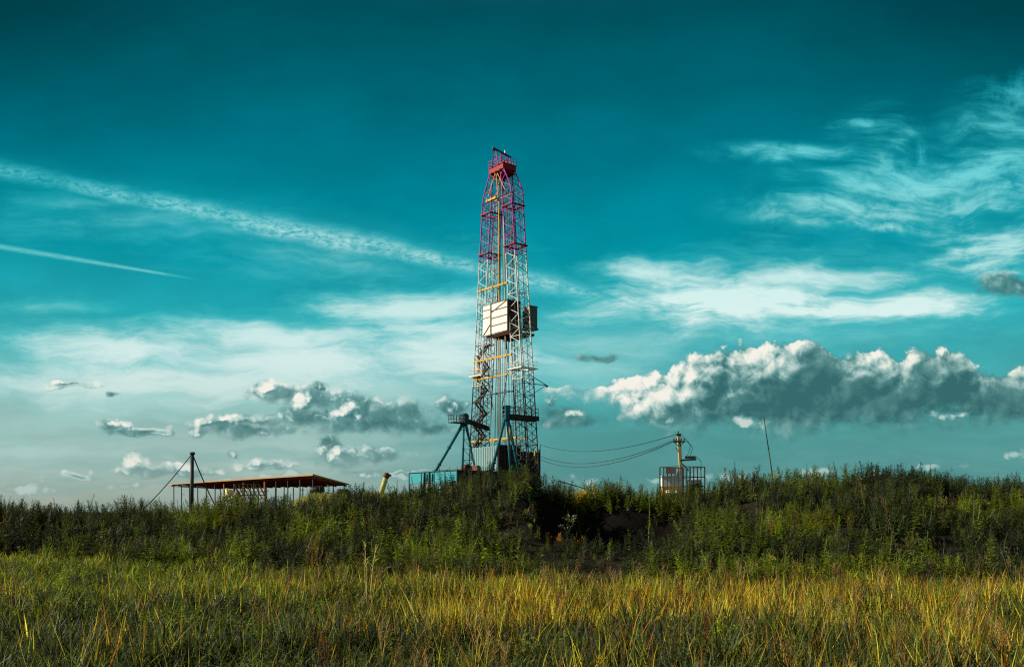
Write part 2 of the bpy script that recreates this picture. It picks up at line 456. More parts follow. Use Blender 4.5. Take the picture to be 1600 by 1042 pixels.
def paint(name, col, stain=(0.10, 0.045, 0.02), amount=0.35, rough=0.55, metal=0.0, scale=1.2, streak=0.35):
    """weathered paint: base colour, rust or dirt patches that run down, slight roughness change"""
    m, N = new_mat(name)
    t = m.node_tree
    tc = t.nodes.new('ShaderNodeTexCoord')
    P = E(N, tc.outputs['Object'])
    n1 = N.noise(N.vmath('MULTIPLY', P, (1.0, 1.0, streak)), scale, 6.0, 0.65)
    n2 = N.noise(P, scale * 5.0, 4.0, 0.6)
    f = N.smooth(n1 * 0.7 + n2 * 0.3, 0.62 - amount * 0.25, 0.80 - amount * 0.2)
    c = N.mix(n2, tuple(x * 0.8 for x in col[:3]) + (1,), tuple(min(1, x * 1.12) for x in col[:3]) + (1,))
    c = N.mix(f * min(1.0, amount * 2), c, tuple(stain) + (1,))
    b = t.nodes.new('ShaderNodeBsdfPrincipled')
    N.put(b.inputs['Base Color'], c)
    N.put(b.inputs['Roughness'], n2 * 0.3 + (rough - 0.15))
    b.inputs['Metallic'].default_value = metal
    b.inputs['Specular IOR Level'].default_value = 0.2
    return finish(m, b.outputs[0])

def leaf_mat(name, trans=0.35, rough=0.5, spec=0.35, gain=1.0):
    m, N = new_mat(name)
    t = m.node_tree
    a = t.nodes.new('ShaderNodeAttribute')
    a.attribute_name = 'col'
    c = E(N, a.outputs['Color'])
    if gain != 1.0: c = N.scale_col(c, gain)
    b = t.nodes.new('ShaderNodeBsdfPrincipled')
    N.put(b.inputs['Base Color'], c)
    b.inputs['Roughness'].default_value = rough
    b.inputs['Specular IOR Level'].default_value = spec
    tr = t.nodes.new('ShaderNodeBsdfTranslucent')
    N.put(tr.inputs[0], N.vmath('MULTIPLY', c, (1.25, 1.2, 0.6)))
    mx = t.nodes.new('ShaderNodeMixShader')
    mx.inputs[0].default_value = trans
    t.links.new(b.outputs[0], mx.inputs[1])
    t.links.new(tr.outputs[0], mx.inputs[2])
    return finish(m, mx.outputs[0])

M = {
    'red':      paint('red_paint', (0.30, 0.001, 0.014), (0.14, 0.006, 0.012), amount=0.35),
    'purple':   paint('faded_crimson_paint', (0.34, 0.008, 0.22), (0.30, 0.01, 0.05), amount=0.25),
    'white':    paint('white_steel_paint', (0.66, 0.66, 0.60), (0.16, 0.09, 0.04), amount=0.30),
    'cream':    paint('cream_sheet_paint', (0.84, 0.83, 0.74), (0.40, 0.30, 0.15), amount=0.36, scale=0.9, streak=0.15),
    'steel':    paint('dark_steel', (0.045, 0.048, 0.05), (0.07, 0.035, 0.02), amount=0.4),
    'rust':     paint('rusty_steel', (0.13, 0.05, 0.028), (0.05, 0.025, 0.018), amount=0.5),
    'brown':    paint('rust_brown_sheet', (0.034, 0.021, 0.018), (0.060, 0.024, 0.012), amount=0.4),
    'yellow':   paint('yellow_paint', (0.62, 0.34, 0.03), (0.25, 0.10, 0.02), amount=0.3),
    'teal':     paint('teal_paint', (0.02, 0.15, 0.19), (0.10, 0.07, 0.04), amount=0.25),
    'teal_d':   paint('dark_teal_paint', (0.018, 0.065, 0.085), (0.05, 0.03, 0.02), amount=0.3),
    'cyan':     paint('turquoise_sheet_paint', (0.03, 0.32, 0.38), (0.10, 0.15, 0.14), amount=0.45, scale=0.9),
    'grey_blue': paint('pale_blue_sheet', (0.20, 0.36, 0.38), (0.26, 0.20, 0.14), amount=0.5, scale=0.8, streak=0.12),
    'grey':     paint('grey_sheet', (0.13, 0.145, 0.14), (0.08, 0.06, 0.04), amount=0.3),
    'black':    paint('black_rubber', (0.018, 0.018, 0.02), (0.03, 0.025, 0.02), amount=0.2),
    'pale_wood': paint('pale_dry_wood', (0.40, 0.27, 0.14), (0.16, 0.10, 0.05), amount=0.4, rough=0.85, scale=3.0),
    'wood':     paint('weathered_wood', (0.20, 0.13, 0.07), (0.07, 0.045, 0.03), amount=0.4, rough=0.8, scale=3.0, streak=0.1),
    'wood_o':   paint('orange_boards', (0.34, 0.15, 0.06), (0.16, 0.05, 0.02), amount=0.45, rough=0.8, scale=2.0),
    'roofred':  paint('red_brown_roof', (0.20, 0.045, 0.025), (0.08, 0.025, 0.018), amount=0.4, rough=0.8),
    'concrete': paint('concrete', (0.52, 0.38, 0.17), (0.22, 0.15, 0.08), amount=0.35, rough=0.85, scale=2.0),
    'insul':    paint('brown_glaze', (0.09, 0.05, 0.035), amount=0.1, rough=0.3),
    'limepipe': paint('yellow_green_pipe_paint', (0.50, 0.50, 0.16), (0.20, 0.15, 0.05), amount=0.3),
    'straw':    paint('pale_straw_sheet', (0.62, 0.56, 0.30), (0.35, 0.28, 0.12), amount=0.3, rough=0.9),
    'cable':    paint('black_cable', (0.02, 0.022, 0.024), amount=0.1),
    'leaf':     leaf_mat('weed_leaves', 0.42, 0.48, 0.4),
    'grass':    leaf_mat('grass_blades', 0.42, 0.55, 0.25),
    'stem':     leaf_mat('plant_stems', 0.0, 0.6, 0.3),
    'flower':   leaf_mat('pale_buds', 0.25, 0.6, 0.3),
}

# ------------------------------------------------------------------ terrain
def vnoise(x, y, seed=0):
    """smooth value noise on numpy arrays, 0..1"""
    r = np.random.RandomState(seed)
    tab = r.rand(256, 256)
    xi, yi = np.floor(x).astype(int), np.floor(y).astype(int)
    fx, fy = x - xi, y - yi
    fx, fy = fx * fx * (3 - 2 * fx), fy * fy * (3 - 2 * fy)
    g = lambda a, b: tab[a & 255, b & 255]
    return (g(xi, yi) * (1 - fx) + g(xi + 1, yi) * fx) * (1 - fy) + (g(xi, yi + 1) * (1 - fx) + g(xi + 1, yi + 1) * fx) * fy

def sstep(a, b, x):
    t = np.clip((x - a) / (b - a), 0, 1)
    return t * t * (3 - 2 * t)

CREST_Y = 34.0
# (photo column, photo row of the weed tops on the crest)
_prof = [(-200, 795), (0, 794), (130, 791), (240, 792), (330, 792), (420, 787), (460, 781), (500, 776), (560, 771), (640, 772), (700, 763), (745, 750), (775, 743), (800, 742), (835, 747),
         (880, 758), (930, 766), (985, 762), (1030, 767), (1080, 767), (1115, 760), (1170, 746), (1230, 741), (1300, 743), (1360, 741), (1410, 734), (1460, 737), (1520, 744), (1560, 754), (1600, 764), (1800, 778)]
_cx = np.array([(p - 800) / FOC * CREST_Y for p, r in _prof])
_cz = np.array([EYE + (HOR - (r + 31)) / FOC * CREST_Y for p, r in _prof])
_fx = np.array([-30, -14, -9, -4, 0, 5, 10, 16, 30.0])
_fy = np.array([31, 29, 26, 22.5, 21.5, 20.5, 19.5, 19.0, 19.0])

def foot(x): return np.interp(x, _fx, _fy)
def pit_mask(x, y):
    """the dug-out hollow with its bare bank"""
    cx = sstep(0.5, 1.1, x + (vnoise(y * 0.8, x * 0, 5) - 0.5) * 1.0) * sstep(6.3, 5.7, x)
    return cx * sstep(24.5, 26.5, y) * sstep(33.7, 32.9, y + (vnoise(x * 1.3, y * 0, 8) - 0.5) * 0.8)
def terrain(x, y):
    x = np.asarray(x, dtype=float); y = np.asarray(y, dtype=float)
    cz = np.interp(x, _cx, _cz)
    f = foot(x)
    t = np.clip((y - f) / (CREST_Y - f), 0, 1)
    z = cz * (0.55 * t * t * (3 - 2 * t) + 0.45 * t)
    # nearer spur left of the hollow
    z = z + 0.75 * np.exp(-((x - 0.1) / 1.5) ** 2 - ((y - 29.0) / 3.0) ** 2)
    back = sstep(CREST_Y, 58, y)
    z = np.where(y > CREST_Y, cz * (1 - back) + 1.35 * back, z)
    z = z + 1.50 * np.exp(-((y - 63) / 5.0) ** 2) * sstep(-17.5, -13.5, x) * sstep(-4.5, -8, x)
    far = sstep(170, 400, y)
    z = z * (1 - far) + 0.5 * far
    z = z + (vnoise(x * 0.7, y * 0.7, 1) - 0.5) * 0.22 * sstep(4, 10, y) + (vnoise(x * 2.1, y * 2.1, 2) - 0.5) * 0.08
    pm = pit_mask(x, y)
    return z * (1 - pm) + (0.10 + 0.30 * vnoise(x * 1.5, y * 1.5, 3)) * pm

def build_ground():
    xs = np.concatenate([[-9000, -4000, -1500, -600, -250, -120, -70], np.arange(-45, 45.01, 0.5), [70, 120, 250, 600, 1500, 4000, 9000]])
    ys = np.concatenate([[-300, -60, -15, -4, 0], np.arange(2, 26, 0.6), np.arange(26, 36, 0.25), np.arange(36, 75, 1.0), np.arange(75, 190, 8.0), [230, 300, 450, 800, 1800, 4000, 9000]])
    X, Y = np.meshgrid(xs, ys)
    Z = terrain(X, Y)
    V = np.stack([X, Y, Z], -1).reshape(-1, 3)
    nx, ny = len(xs), len(ys)
    i = (np.arange(ny - 1)[:, None] * nx + np.arange(nx - 1)[None]).ravel()
    F = np.stack([i, i + 1, i + nx + 1, i + nx], -1)
    m, N = new_mat('soil_and_thatch')
    t = m.node_tree
    g = t.nodes.new('ShaderNodeNewGeometry')
    P = E(N, g.outputs['Position'])
    a = t.nodes.new('ShaderNodeAttribute'); a.attribute_name = 'col'
    n1 = N.noise(P, 1.3, 6, 0.65)
    n2 = N.noise(P, 9.0, 5, 0.7)
    k = N.vmath('SCALE', E(N, a.outputs['Color']))
    N.put(k.s.node.inputs['Scale'], n1 * 0.9 + n2 * 0.9 + 0.1)
    b = t.nodes.new('ShaderNodeBsdfPrincipled')
    N.put(b.inputs['Base Color'], k)
    b.inputs['Roughness'].default_value = 0.95
    b.inputs['Specular IOR Level'].default_value = 0.1
    bp = t.nodes.new('ShaderNodeBump'); bp.inputs['Strength'].default_value = 0.7; bp.inputs['Distance'].default_value = 0.08
    N.put(bp.inputs['Height'], n2 + n1)
    t.links.new(bp.outputs[0], b.inputs['Normal'])
    finish(m, b.outputs[0])
    C = np.empty((len(V), 3)); C[:] = (0.022, 0.018, 0.011)
    x, y = V[:, 0], V[:, 1]
    pm = (sstep(0.2, 1.2, x) * sstep(7.2, 6.0, x) * sstep(25.5, 27.5, y) * sstep(35.5, 34, y))[:, None]
    C = C * (1 - pm) + np.array((0.0065, 0.0048, 0.0042)) * pm  # bare soil of the hollow, its deep shade put into the colour
    st = (sstep(54, 57, y) * sstep(75, 70, y) * sstep(-20, -15, x) * sstep(-3, -7, x))[:, None]
    C = C * (1 - st) + np.array((0.24, 0.23, 0.06)) * st
    o = np_mesh('ground', V, F, np.zeros((0, 3)), C, m)
    o.data.polygons.foreach_set('use_smooth', np.ones(len(F), dtype=bool))
    tag(o, kind='structure')
build_ground()

# ------------------------------------------------------------------ plant templates (numpy)
class PT:
    """one plant: quads for stems (part 0), leaves (1), flowers (2)"""
    def __init__(self):
        self.V, self.F, self.J, self.P = [], [], [], []
    def q(self, pts, part, j):
        i = len(self.V)
        self.V += [tuple(p) for p in pts]
        self.F.append((i, i + 1, i + 2, i + 3))
        self.J += [j] * 4
        self.P.append(part)
    def leaf(self, p, d, L, W, part=1, j=1.0, droop=0.3):
        d = Vector(d).normalized()
        s = d.cross(Vector((0, 0, 1)))
        if s.length < 0.05: s = Vector((1, 0, 0))
        s = (s.normalized() + Vector((0, 0, random.uniform(-.5, .5)))).normalized() * (W / 2)
        m = p + d * (L * 0.45)
        tip = p + d * L - Vector((0, 0, L * droop))
        self.q((p, m + s, tip, m - s), part, j)
    def stem(self, pts, r0, r1, part=0, j=1.0):
        n = len(pts) - 1
        for k in range(n):
            a, b = Vector(pts[k]), Vector(pts[k + 1])
            ra, rb = r0 + (r1 - r0) * k / n, r0 + (r1 - r0) * (k + 1) / n
            for t in (0.0, 2.094, 4.189):
                e, f = t, t + 2.094
                A, B = Vector((math.cos(e), math.sin(e), 0)), Vector((math.cos(f), math.sin(f), 0))
                self.q((a + A * ra, a + B * ra, b + B * rb, b + A * rb), part, j)
    def done(self):
        return (np.array(self.V, dtype=np.float32), np.array(self.F, dtype=np.int32), np.array(self.J, dtype=np.float32), np.array(self.P))

def U(a, b): return random.uniform(a, b)
def out(az, up): return Vector((math.cos(az) * math.cos(up), math.sin(az) * math.cos(up), math.sin(up)))
def stem_pts(h, lean, n=4, base=(0, 0, 0)):
    az = U(0, 6.28); p = Vector(base); pts = [p.copy()]
    d = (Vector((0, 0, 1)) + Vector((math.cos(az), math.sin(az), 0)) * lean).normalized()
    for k in range(n):
        d = (d + Vector((U(-.1, .1), U(-.1, .1), 0.04))).normalized()
        p = p + d * (h / n)
        pts.append(p.copy())
    return pts
def along(pts, t):
    k = min(int(t * (len(pts) - 1)), len(pts) - 2)
    f = t * (len(pts) - 1) - k
    return pts[k].lerp(pts[k + 1], f)

def p_mugwort(h=1.0, leafy=1.0):
    T = PT()
    pts = stem_pts(h, U(0, .18), 5)
    T.stem(pts, 0.008 * h, 0.003, 0)
    az = U(0, 6.28)
    n = int(38 * leafy)
    for k in range(n):
        t = 0.12 + 0.86 * (k / n) ** 0.9
        az += 2.4
        L = (0.21 * (1 - t) + 0.055) * U(.7, 1.25) * h
        T.leaf(along(pts, t), out(az, U(.1, .75)), L, L * U(.32, .55), 1, U(.6, 1.35), U(.1, .5))
    for b in range(random.randint(3, 6)):
        t = U(.45, .9)
        a = along(pts, t); az = U(0, 6.28)
        L = (1.0 - t) * h * U(.5, .8) + .06
        tip = a + out(az, U(.8, 1.2)) * L
        T.stem([a, tip], .004, .002, 0)
        for k in range(7):
            L2 = U(.035, .07) * h
            T.leaf(a.lerp(tip, (k + 1) / 7), out(U(0, 6.28), U(.2, 1.1)), L2, L2 * .4, 1, U(.6, 1.3), .2)
    for k in range(10):
        t = U(.88, 1.0)
        T.leaf(along(pts, t), out(U(0, 6.28), U(.6, 1.3)), U(.03, .06) * h, .016, 1, U(.6, 1.1), .1)
    return T.done()

def p_nettle(h=0.7, wide=0.035):
    T = PT()
    for s in range(random.randint(4, 7)):
        hh = h * U(.6, 1.0)
        pts = stem_pts(hh, U(.1, .5), 4, (U(-.08, .08), U(-.08, .08), 0))
        T.stem(pts, .006, .003, 0)
        az = U(0, 6.28)
        for k in range(12):
            t = .18 + .8 * k / 12
            az += 1.57 + U(-.2, .2)
            L = (0.145 - 0.075 * t) * U(.8, 1.3)
            T.leaf(along(pts, t), out(az, U(-.1, .6)), L, max(wide, L * .5) * U(.8, 1.2), 1, U(.55, 1.4), U(.1, .5))
    return T.done()

def p_tuft(h=0.8, n=26):
    T = PT()
    for k in range(n):
        az = U(0, 6.28); hh = h * U(.5, 1.0)
        b = Vector((math.cos(az), math.sin(az), 0))
        bend = U(.1, .6)
        p0 = b * U(0, .07); p1 = p0 + (Vector((0, 0, 1)) + b * bend * .5).normalized() * hh * .55
        p2 = p1 + (Vector((0, 0, 1)) * (1 - bend * .8) + b * bend).normalized() * hh * .45
        s = b.cross(Vector((0, 0, 1))) * U(.004, .008)
        j = U(.6, 1.35)
        T.q((p0 - s, p0 + s, p1 + s, p1 - s), 1, j)
        T.q((p1 - s, p1 + s, p2 + s * .15, p2 - s * .15), 1, j)
    return T.done()

def p_spire(h=1.2):
    """willowherb or dock: bare lower stem, dense narrow spire"""
    T = PT()
    pts = stem_pts(h, U(0, .12), 5)
    T.stem(pts, .008, .003, 0)
    for k in range(18):
        t = U(.08, .55); L = U(.08, .16)
        T.leaf(along(pts, t), out(U(0, 6.28), U(.1, .7)), L, L * .2, 1, U(.6, 1.3), .35)
    for k in range(60):
        t = .5 + .5 * k / 60
        L = (.085 * (1.15 - t) * 1.6 + .012) * U(.7, 1.2)
        T.leaf(along(pts, t), out(k * 2.4, U(.3, 1.0)), L, L * .38, 1, U(.6, 1.3), .1)
    return T.done()

def p_dry(h=1.0, n=6, head=True):
    """dry forked stalks"""
    T = PT()
    for s in range(n):
        pts = stem_pts(h * U(.6, 1.0), U(.02, .25), 4, (U(-.06, .06), U(-.06, .06), 0))
        T.stem(pts, .007, .003, 0, U(.7, 1.3))
        if head:
            for k in range(6):
                a = along(pts, U(.6, 1.0))
                T.stem([a, a + out(U(0, 6.28), U(.7, 1.3)) * U(.06, .16)], .004, .002, 0, U(.8, 1.3))
            for k in range(8):
                T.leaf(along(pts, U(.75, 1)), out(U(0, 6.28), U(.3, 1.2)), U(.03, .06), .014, 2, U(.7, 1.3), .1)
    return T.done()

def p_umbel(h=1.0, heads=9):
    T = PT()
    pts = stem_pts(h * .6, .05, 3)
    T.stem(pts, .010, .006, 0)
    for k in range(26):
        T.leaf(along(pts, U(.1, 1)), out(U(0, 6.28), U(0, .8)), U(.08, .16), .045, 1, U(.6, 1.3), .3)
    for s in range(heads):
        a = along(pts, U(.5, 1.0))
        tip = a + out(U(0, 6.28), U(.75, 1.3)) * h * U(.28, .5)
        T.stem([a, tip], .005, .003, 0)
        for k in range(5):
            T.leaf(a.lerp(tip, U(.2, .9)), out(U(0, 6.28), U(.2, .9)), U(.04, .09), .025, 1, U(.6, 1.3), .2)
        for k in range(9):
            e = tip + Vector((U(-.06, .06), U(-.06, .06), U(0, .06)))
            T.stem([tip, e], .002, .002, 0)
            T.leaf(e, out(U(0, 6.28), U(.4, 1.4)), .03, .028, 2, U(.8, 1.2), 0)
    return T.done()

def p_burdock(h=0.8):
    T = PT()
    for k in range(random.randint(8, 12)):
        az = U(0, 6.28); up = U(.3, 1.2); L = h * U(.45, .95)
        a = Vector((0, 0, .02)); m = a + out(az, up) * L * .6
        T.stem([a, m], .009, .005, 0)
        d = out(az + U(-.3, .3), up - U(.2, .7)); W = U(.10, .17) * h * 1.2
        s = d.cross(Vector((0, 0, 1))).normalized() * W / 2
        Lb = U(.22, .34) * h * 1.2
        q1 = m + d * Lb * .5 - Vector((0, 0, .02)); tip = m + d * Lb - Vector((0, 0, Lb * .35))
        j = U(.7, 1.3)
        T.q((m + s * .35, m - s * .35, q1 - s, q1 + s), 1, j)
        T.q((q1 + s, q1 - s, tip - s * .15, tip + s * .15), 1, j * U(.85, 1.1))
    if random.random() < .5:
        pts = stem_pts(h * 1.1, .15, 3)
        T.stem(pts, .008, .004, 0)
        for k in range(14):
            L = U(.04, .09)
            T.leaf(along(pts, U(.4, 1)), out(U(0, 6.28), U(.2, 1.0)), L, L * .6, 1, U(.7, 1.3), .2)
    return T.done()

random.seed(7)
LIB = {
    'mug': [p_mugwort(U(.85, 1.15)) for _ in range(9)],
    'net': [p_nettle(U(.6, .85)) for _ in range(9)],
    'tuft': [p_tuft(U(.6, .9)) for _ in range(6)],
    'spire': [p_spire(U(1.0, 1.3)) for _ in range(6)],
    'dock': [p_burdock(U(.7, 1.0)) for _ in range(7)],
    'dry': [p_dry(U(.8, 1.1), random.randint(3, 6)) for _ in range(5)],
}
GREENS = np.array([(0.040, 0.058, 0.028), (0.072, 0.105, 0.026), (0.050, 0.064, 0.048), (0.110, 0.150, 0.022), (0.018, 0.026, 0.015), (0.078, 0.090, 0.062)])
DRYC = np.array([(0.30, 0.20, 0.07), (0.22, 0.11, 0.035), (0.38, 0.28, 0.10), (0.13, 0.07, 0.03)])

def scatter(parts, lib, pos, scl, cols, rng):
    """place copies of the templates of one family (all merged into one ground-cover mesh)"""
    which = rng.randint(0, len(lib), len(pos))
    for k, (V, F, J, P) in enumerate(lib):
        idx = np.where(which == k)[0]
        if not len(idx): continue
        a = rng.rand(len(idx)) * 6.283
        c, s = np.cos(a), np.sin(a)
        S = scl[idx][:, None]
        lean = rng.normal(0, 0.10, (len(idx), 2))
        x = V[None, :, 0] * c[:, None] - V[None, :, 1] * s[:, None]
        y = V[None, :, 0] * s[:, None] + V[None, :, 1] * c[:, None]
        z = np.repeat(V[None, :, 2], len(idx), 0)
        x = (x + lean[:, :1] * z) * S + pos[idx, 0][:, None]
        y = (y + lean[:, 1:] * z) * S + pos[idx, 1][:, None]
        z = z * S + pos[idx, 2][:, None]
        W = np.stack([x, y, z], -1).reshape(-1, 3)
        C = (cols[idx][:, None, :] * J[None, :, None]).reshape(-1, 3)
        base = sum(len(p[0]) for p in parts)
        FF = (F[None] + (np.arange(len(idx)) * len(V))[:, None, None]).reshape(-1, 4) + base
        parts.append((W, FF, C))

def rand_field(rng, n, y0, y1, margin=6.5):
    """random points over the part of the ground that the view takes in, with a margin to the sides"""
    y = np.sqrt(rng.rand(n) * (y1 ** 2 - y0 ** 2) + y0 ** 2)
    x = (rng.rand(n) * 2 - 1) * (0.60 * y + margin)
    return x, y

def join(parts): return [np.concatenate([p[i] for p in parts]) for i in range(3)]

def build_weeds():
    rng = np.random.RandomState(11)
    parts = []
    def place(fam, n, y0, y1, smin, smax, pal, bright=0.0, keep=None):
        x, y = rand_field(rng, n, y0, y1)
        ok = (y > foot(x) - 0.8 + (vnoise(x * .6, y * .6, 21) - .5) * 5.0) & ~((x > 0.8) & (x < 5.0 + .9 * vnoise(y, y * 0, 61)) & (y > 25.8) & (y < 33.3))
        if keep is not None: ok &= keep(x, y)
        x, y = x[ok], y[ok]
        z = terrain(x, y) - 0.03
        s = smin + (smax - smin) * rng.rand(len(x)) ** 1.4
        s *= 0.50 + 0.62 * vnoise(x * 0.55, y * 0.55, 31) + 0.40 * vnoise(x * 1.5, y * 1.5, 36)
        s = np.where((x > .3) & (x < 7) & (y < 26.2) & (y > 20.5), s * np.where(x < 3.2, .58, .72), s)
        keep2 = (vnoise(x * 1.1, y * 1.1, 35) > .22)
        x, y, z, s = x[keep2], y[keep2], z[keep2], s[keep2]
        k = rng.randint(0, len(pal), len(x))
        c = pal[k].copy()
        g = vnoise(x * 0.35 + 9, y * 0.35, 33)
        # sunlit look painted in: whole patches of bright yellow-green between darker grey-green plants
        vivid = (np.clip(sstep(.54, .76, g) * .85 + .55 * (rng.rand(len(x)) > .88), 0, 1) * (1 if bright == 0 else bright))[:, None]
        c = c * (1 - vivid) + np.array((0.25, 0.32, 0.024)) * vivid * (0.8 + 0.4 * rng.rand(len(x)))[:, None]
        c *= (0.38 + 0.9 * rng.rand(len(x)) ** 1.2)[:, None]
        scatter(parts, LIB[fam], np.stack([x, y, z], -1), s, c, rng)
    place('net', 5600, 17, 37, .65, 1.15, GREENS)
    place('mug', 4300, 19, 37.5, .55, 1.05, GREENS)
    place('tuft', 1800, 18.5, 37, .6, 1.1, GREENS)
    place('dock', 1500, 18.5, 35, .6, 1.15, GREENS * 1.15)
    place('spire', 700, 20, 38, .55, 0.95, GREENS)
    place('dry', 800, 19, 37, .5, 1.05, DRYC * 1.1, 0.001)
    # rank growth along the crest
    place('mug', 2600, 33, 37.5, .6, 1.05, GREENS * 0.85, 0.5)
    place('spire', 420, 33.5, 37.5, .6, 1.0, GREENS * 0.7, 0.001)
    # rear slope
    place('net', 900, 37, 46, .6, 1.0, GREENS, 0.6)
    place('mug', 900, 37, 46, .6, .9, GREENS, 0.6)
    V, F, C = join(parts)
    o = np_mesh('weeds', V, F, np.zeros((0, 3)), C, M['leaf'])
    tag(o, 'dense mass of green and grey weeds covering the bank in front of the derrick', 'weeds', kind='stuff')
    # dry yellow grass on the far bank below the canopy
    parts = []
    n = 5200
    x = -22 + rng.rand(n) * 19; y = 54 + rng.rand(n) * 14
    z = terrain(x, y)
    k = (z > 1.7)
    x, y, z = x[k], y[k], z[k]
    c = np.array([(0.36, 0.36, 0.06), (0.24, 0.27, 0.05), (0.46, 0.38, 0.12)])[rng.randint(0, 3, len(x))]
    scatter(parts, LIB['tuft'], np.stack([x, y, z], -1), .15 + .2 * rng.rand(len(x)), c, rng)
    V, F, C = join(parts)
    o = np_mesh('dry_grass', V, F, np.zeros((0, 3)), C, M['grass'])
    tag(o, 'short pale yellow grass on the far bank below the canopy', 'dry grass', kind='stuff')
build_weeds()

def build_grass():
    rng = np.random.RandomState(5)
    Vs, F4s, F3s, Cs = [], [], [], []
    base = 0
    def blades(n, y0, y1, h0, h1, w, seg, gain=1.0):
        nonlocal base
        x, y = rand_field(rng, n, y0, y1, 5.0)
        ok = y < foot(x) + 0.6 + (vnoise(x * .7, y * .3, 48) - .4) * 5.0
        # clumps and thin places
        cl = vnoise(x * 1.9, y * 1.9, 41) * .6 + vnoise(x * 4.5, y * 4.5, 46) * .4
        dens = 0.15 + 1.1 * sstep(.28, .62, cl)
        ok &= rng.rand(n) < dens
        x, y = x[ok], y[ok]
        n = len(x)
        z = terrain(x, y) - 0.02
        px = x / y * FOC + 800
        n1 = vnoise(x * 0.35, y * 0.6, 42); n2 = vnoise(x * 1.1, y * 1.4, 43); n3 = vnoise(x * 0.18 + 4, y * .3, 44)
        band = sstep(8.5, 12.5, y) * sstep(20.5, 15.5, y)
        east = sstep(330, 640, px)
        pd = 0.03 + band * east * (0.02 + 0.46 * sstep(.3, .8, n1)) + 0.30 * sstep(.55, .85, n2) * (0.25 + 0.75 * east) + 0.16 * east * sstep(900, 1250, px) * n1
        dry = rng.rand(n) < pd
        cl = cl[ok]
        n4 = vnoise(x * 3.2, y * 2.4, 47)
        h = (h0 + (h1 - h0) * rng.rand(n) ** 1.6) * (0.45 + 0.55 * n2 + 0.65 * n4)
        h = np.where(dry, h * (1.05 + 0.3 * rng.rand(n)), h)
        c = GREENS[rng.randint(0, len(GREENS), n)] * 1.15
        vivid = (np.clip(0.16 + 0.80 * sstep(12, 18, y) + 0.7 * (n3 - .5) + 0.5 * (n4 - .5), 0, 1) * (rng.rand(n) ** .7))[:, None]  # yellow-green sun highlights put into the blade colour, stronger farther off
        c = c * (1 - vivid) + np.array((0.34, 0.40, 0.025)) * vivid
        straw = np.array([(0.80, 0.58, 0.04), (0.62, 0.30, 0.03), (0.46, 0.15, 0.018), (0.76, 0.68, 0.07), (0.52, 0.58, 0.04)])[rng.randint(0, 5, n)]
        c = np.where(dry[:, None], straw, c) * (0.24 + 1.40 * rng.rand(n) ** 1.3)[:, None] * gain
        az = rng.rand(n) * 6.283
        bx, by = np.cos(az), np.sin(az)
        bend = np.where(dry, 0.05 + 0.35 * rng.rand(n) ** 2, 0.15 + 0.95 * rng.rand(n) ** 1.2)
        wd = np.where(dry, 0.45, 1.0) * w * (0.6 + 0.8 * rng.rand(n))
        fa = az + 1.57 + rng.normal(0, .5, n)
        sx, sy = np.cos(fa) * wd / 2, np.sin(fa) * wd / 2
        tx, ty = rng.normal(0, .22, n), rng.normal(0, .22, n)
        P = []
        for k in range(seg + 1):
            t = k / seg
            r = h * bend * t * t * 0.9
            up = h * (t - 0.35 * bend * t * t * t * np.where(bend > .5, 1.6, 1.0))
            P.append((x + bx * r + tx * h * t, y + by * r + ty * h * t, z + up, (1.0 - 0.75 * t ** 1.5) if k < seg else 0.0))
        vs = []
        for k, (a, b, cc, ww) in enumerate(P):
            if k < seg:
                vs += [np.stack([a - sx * ww, b - sy * ww, cc], -1), np.stack([a + sx * ww, b + sy * ww, cc], -1)]
            else:
                vs.append(np.stack([a, b, cc], -1))
        V = np.stack(vs, 1)
        m = V.shape[1]
        off = (np.arange(n) * m)[:, None] + base
        for k in range(seg - 1):
            F4s.append(off + np.array([2 * k, 2 * k + 1, 2 * k + 3, 2 * k + 2])[None])
        F3s.append(off + np.array([2 * seg - 2, 2 * seg - 1, 2 * seg])[None])
        Vs.append(V.reshape(-1, 3))
        Cs.append(np.repeat(c, m, 0))
        base += n * m
    blades(104000, 4.6, 11.5, .14, .52, .016, 3)
    blades(40000, 4.6, 12.5, .12, .44, .032, 3)      # broad blades
    blades(116000, 11.5, 18, .12, .44, .024, 2)
    blades(100000, 18, 32, .12, .40, .030, 2)
    V = np.concatenate(Vs); C = np.concatenate(Cs)
    o = np_mesh('meadow_grass', V, np.concatenate(F4s), np.concatenate(F3s), C, M['grass'])
    tag(o, 'tall meadow grass, green with straw and orange stalks, filling the foreground', 'grass', kind='stuff')
    # low broad-leaved herbs between the grass
    parts = []
    x, y = rand_field(rng, 7600, 5.0, 25, 3.0)
    k = (y < foot(x)) & (vnoise(x * .5, y * .8, 51) + .25 * (rng.rand(len(x)) - .5) > .40)
    x, y = x[k], y[k]
    c = GREENS[rng.randint(0, len(GREENS), len(x))] * (0.7 + .8 * rng.rand(len(x)))[:, None]
    fr = (sstep(.35, .75, vnoise(x * .7, y * .9, 52)) * rng.rand(len(x)))[:, None]
    c = c * (1 - fr) + np.array((0.36, 0.44, 0.03)) * fr
    scatter(parts, LIB['net'], np.stack([x, y, terrain(x, y)], -1), .26 + .42 * rng.rand(len(x)), c, rng)
    x, y = rand_field(rng, 420, 6.0, 20, 3.0)
    px = x / y * FOC + 800
    k = (px > 380); x, y = x[k], y[k]
    c = DRYC[rng.randint(0, len(DRYC), len(x))] * 1.1
    scatter(parts, LIB['dry'], np.stack([x, y, terrain(x, y)], -1), .45 + .4 * rng.rand(len(x)), c, rng)
    V, F, C = join(parts)
    o = np_mesh('meadow_herbs', V, F, np.zeros((0, 3)), C, M['leaf'])
    tag(o, 'small broad-leaved herbs and dry stalks mixed into the foreground grass', 'herbs', kind='stuff')
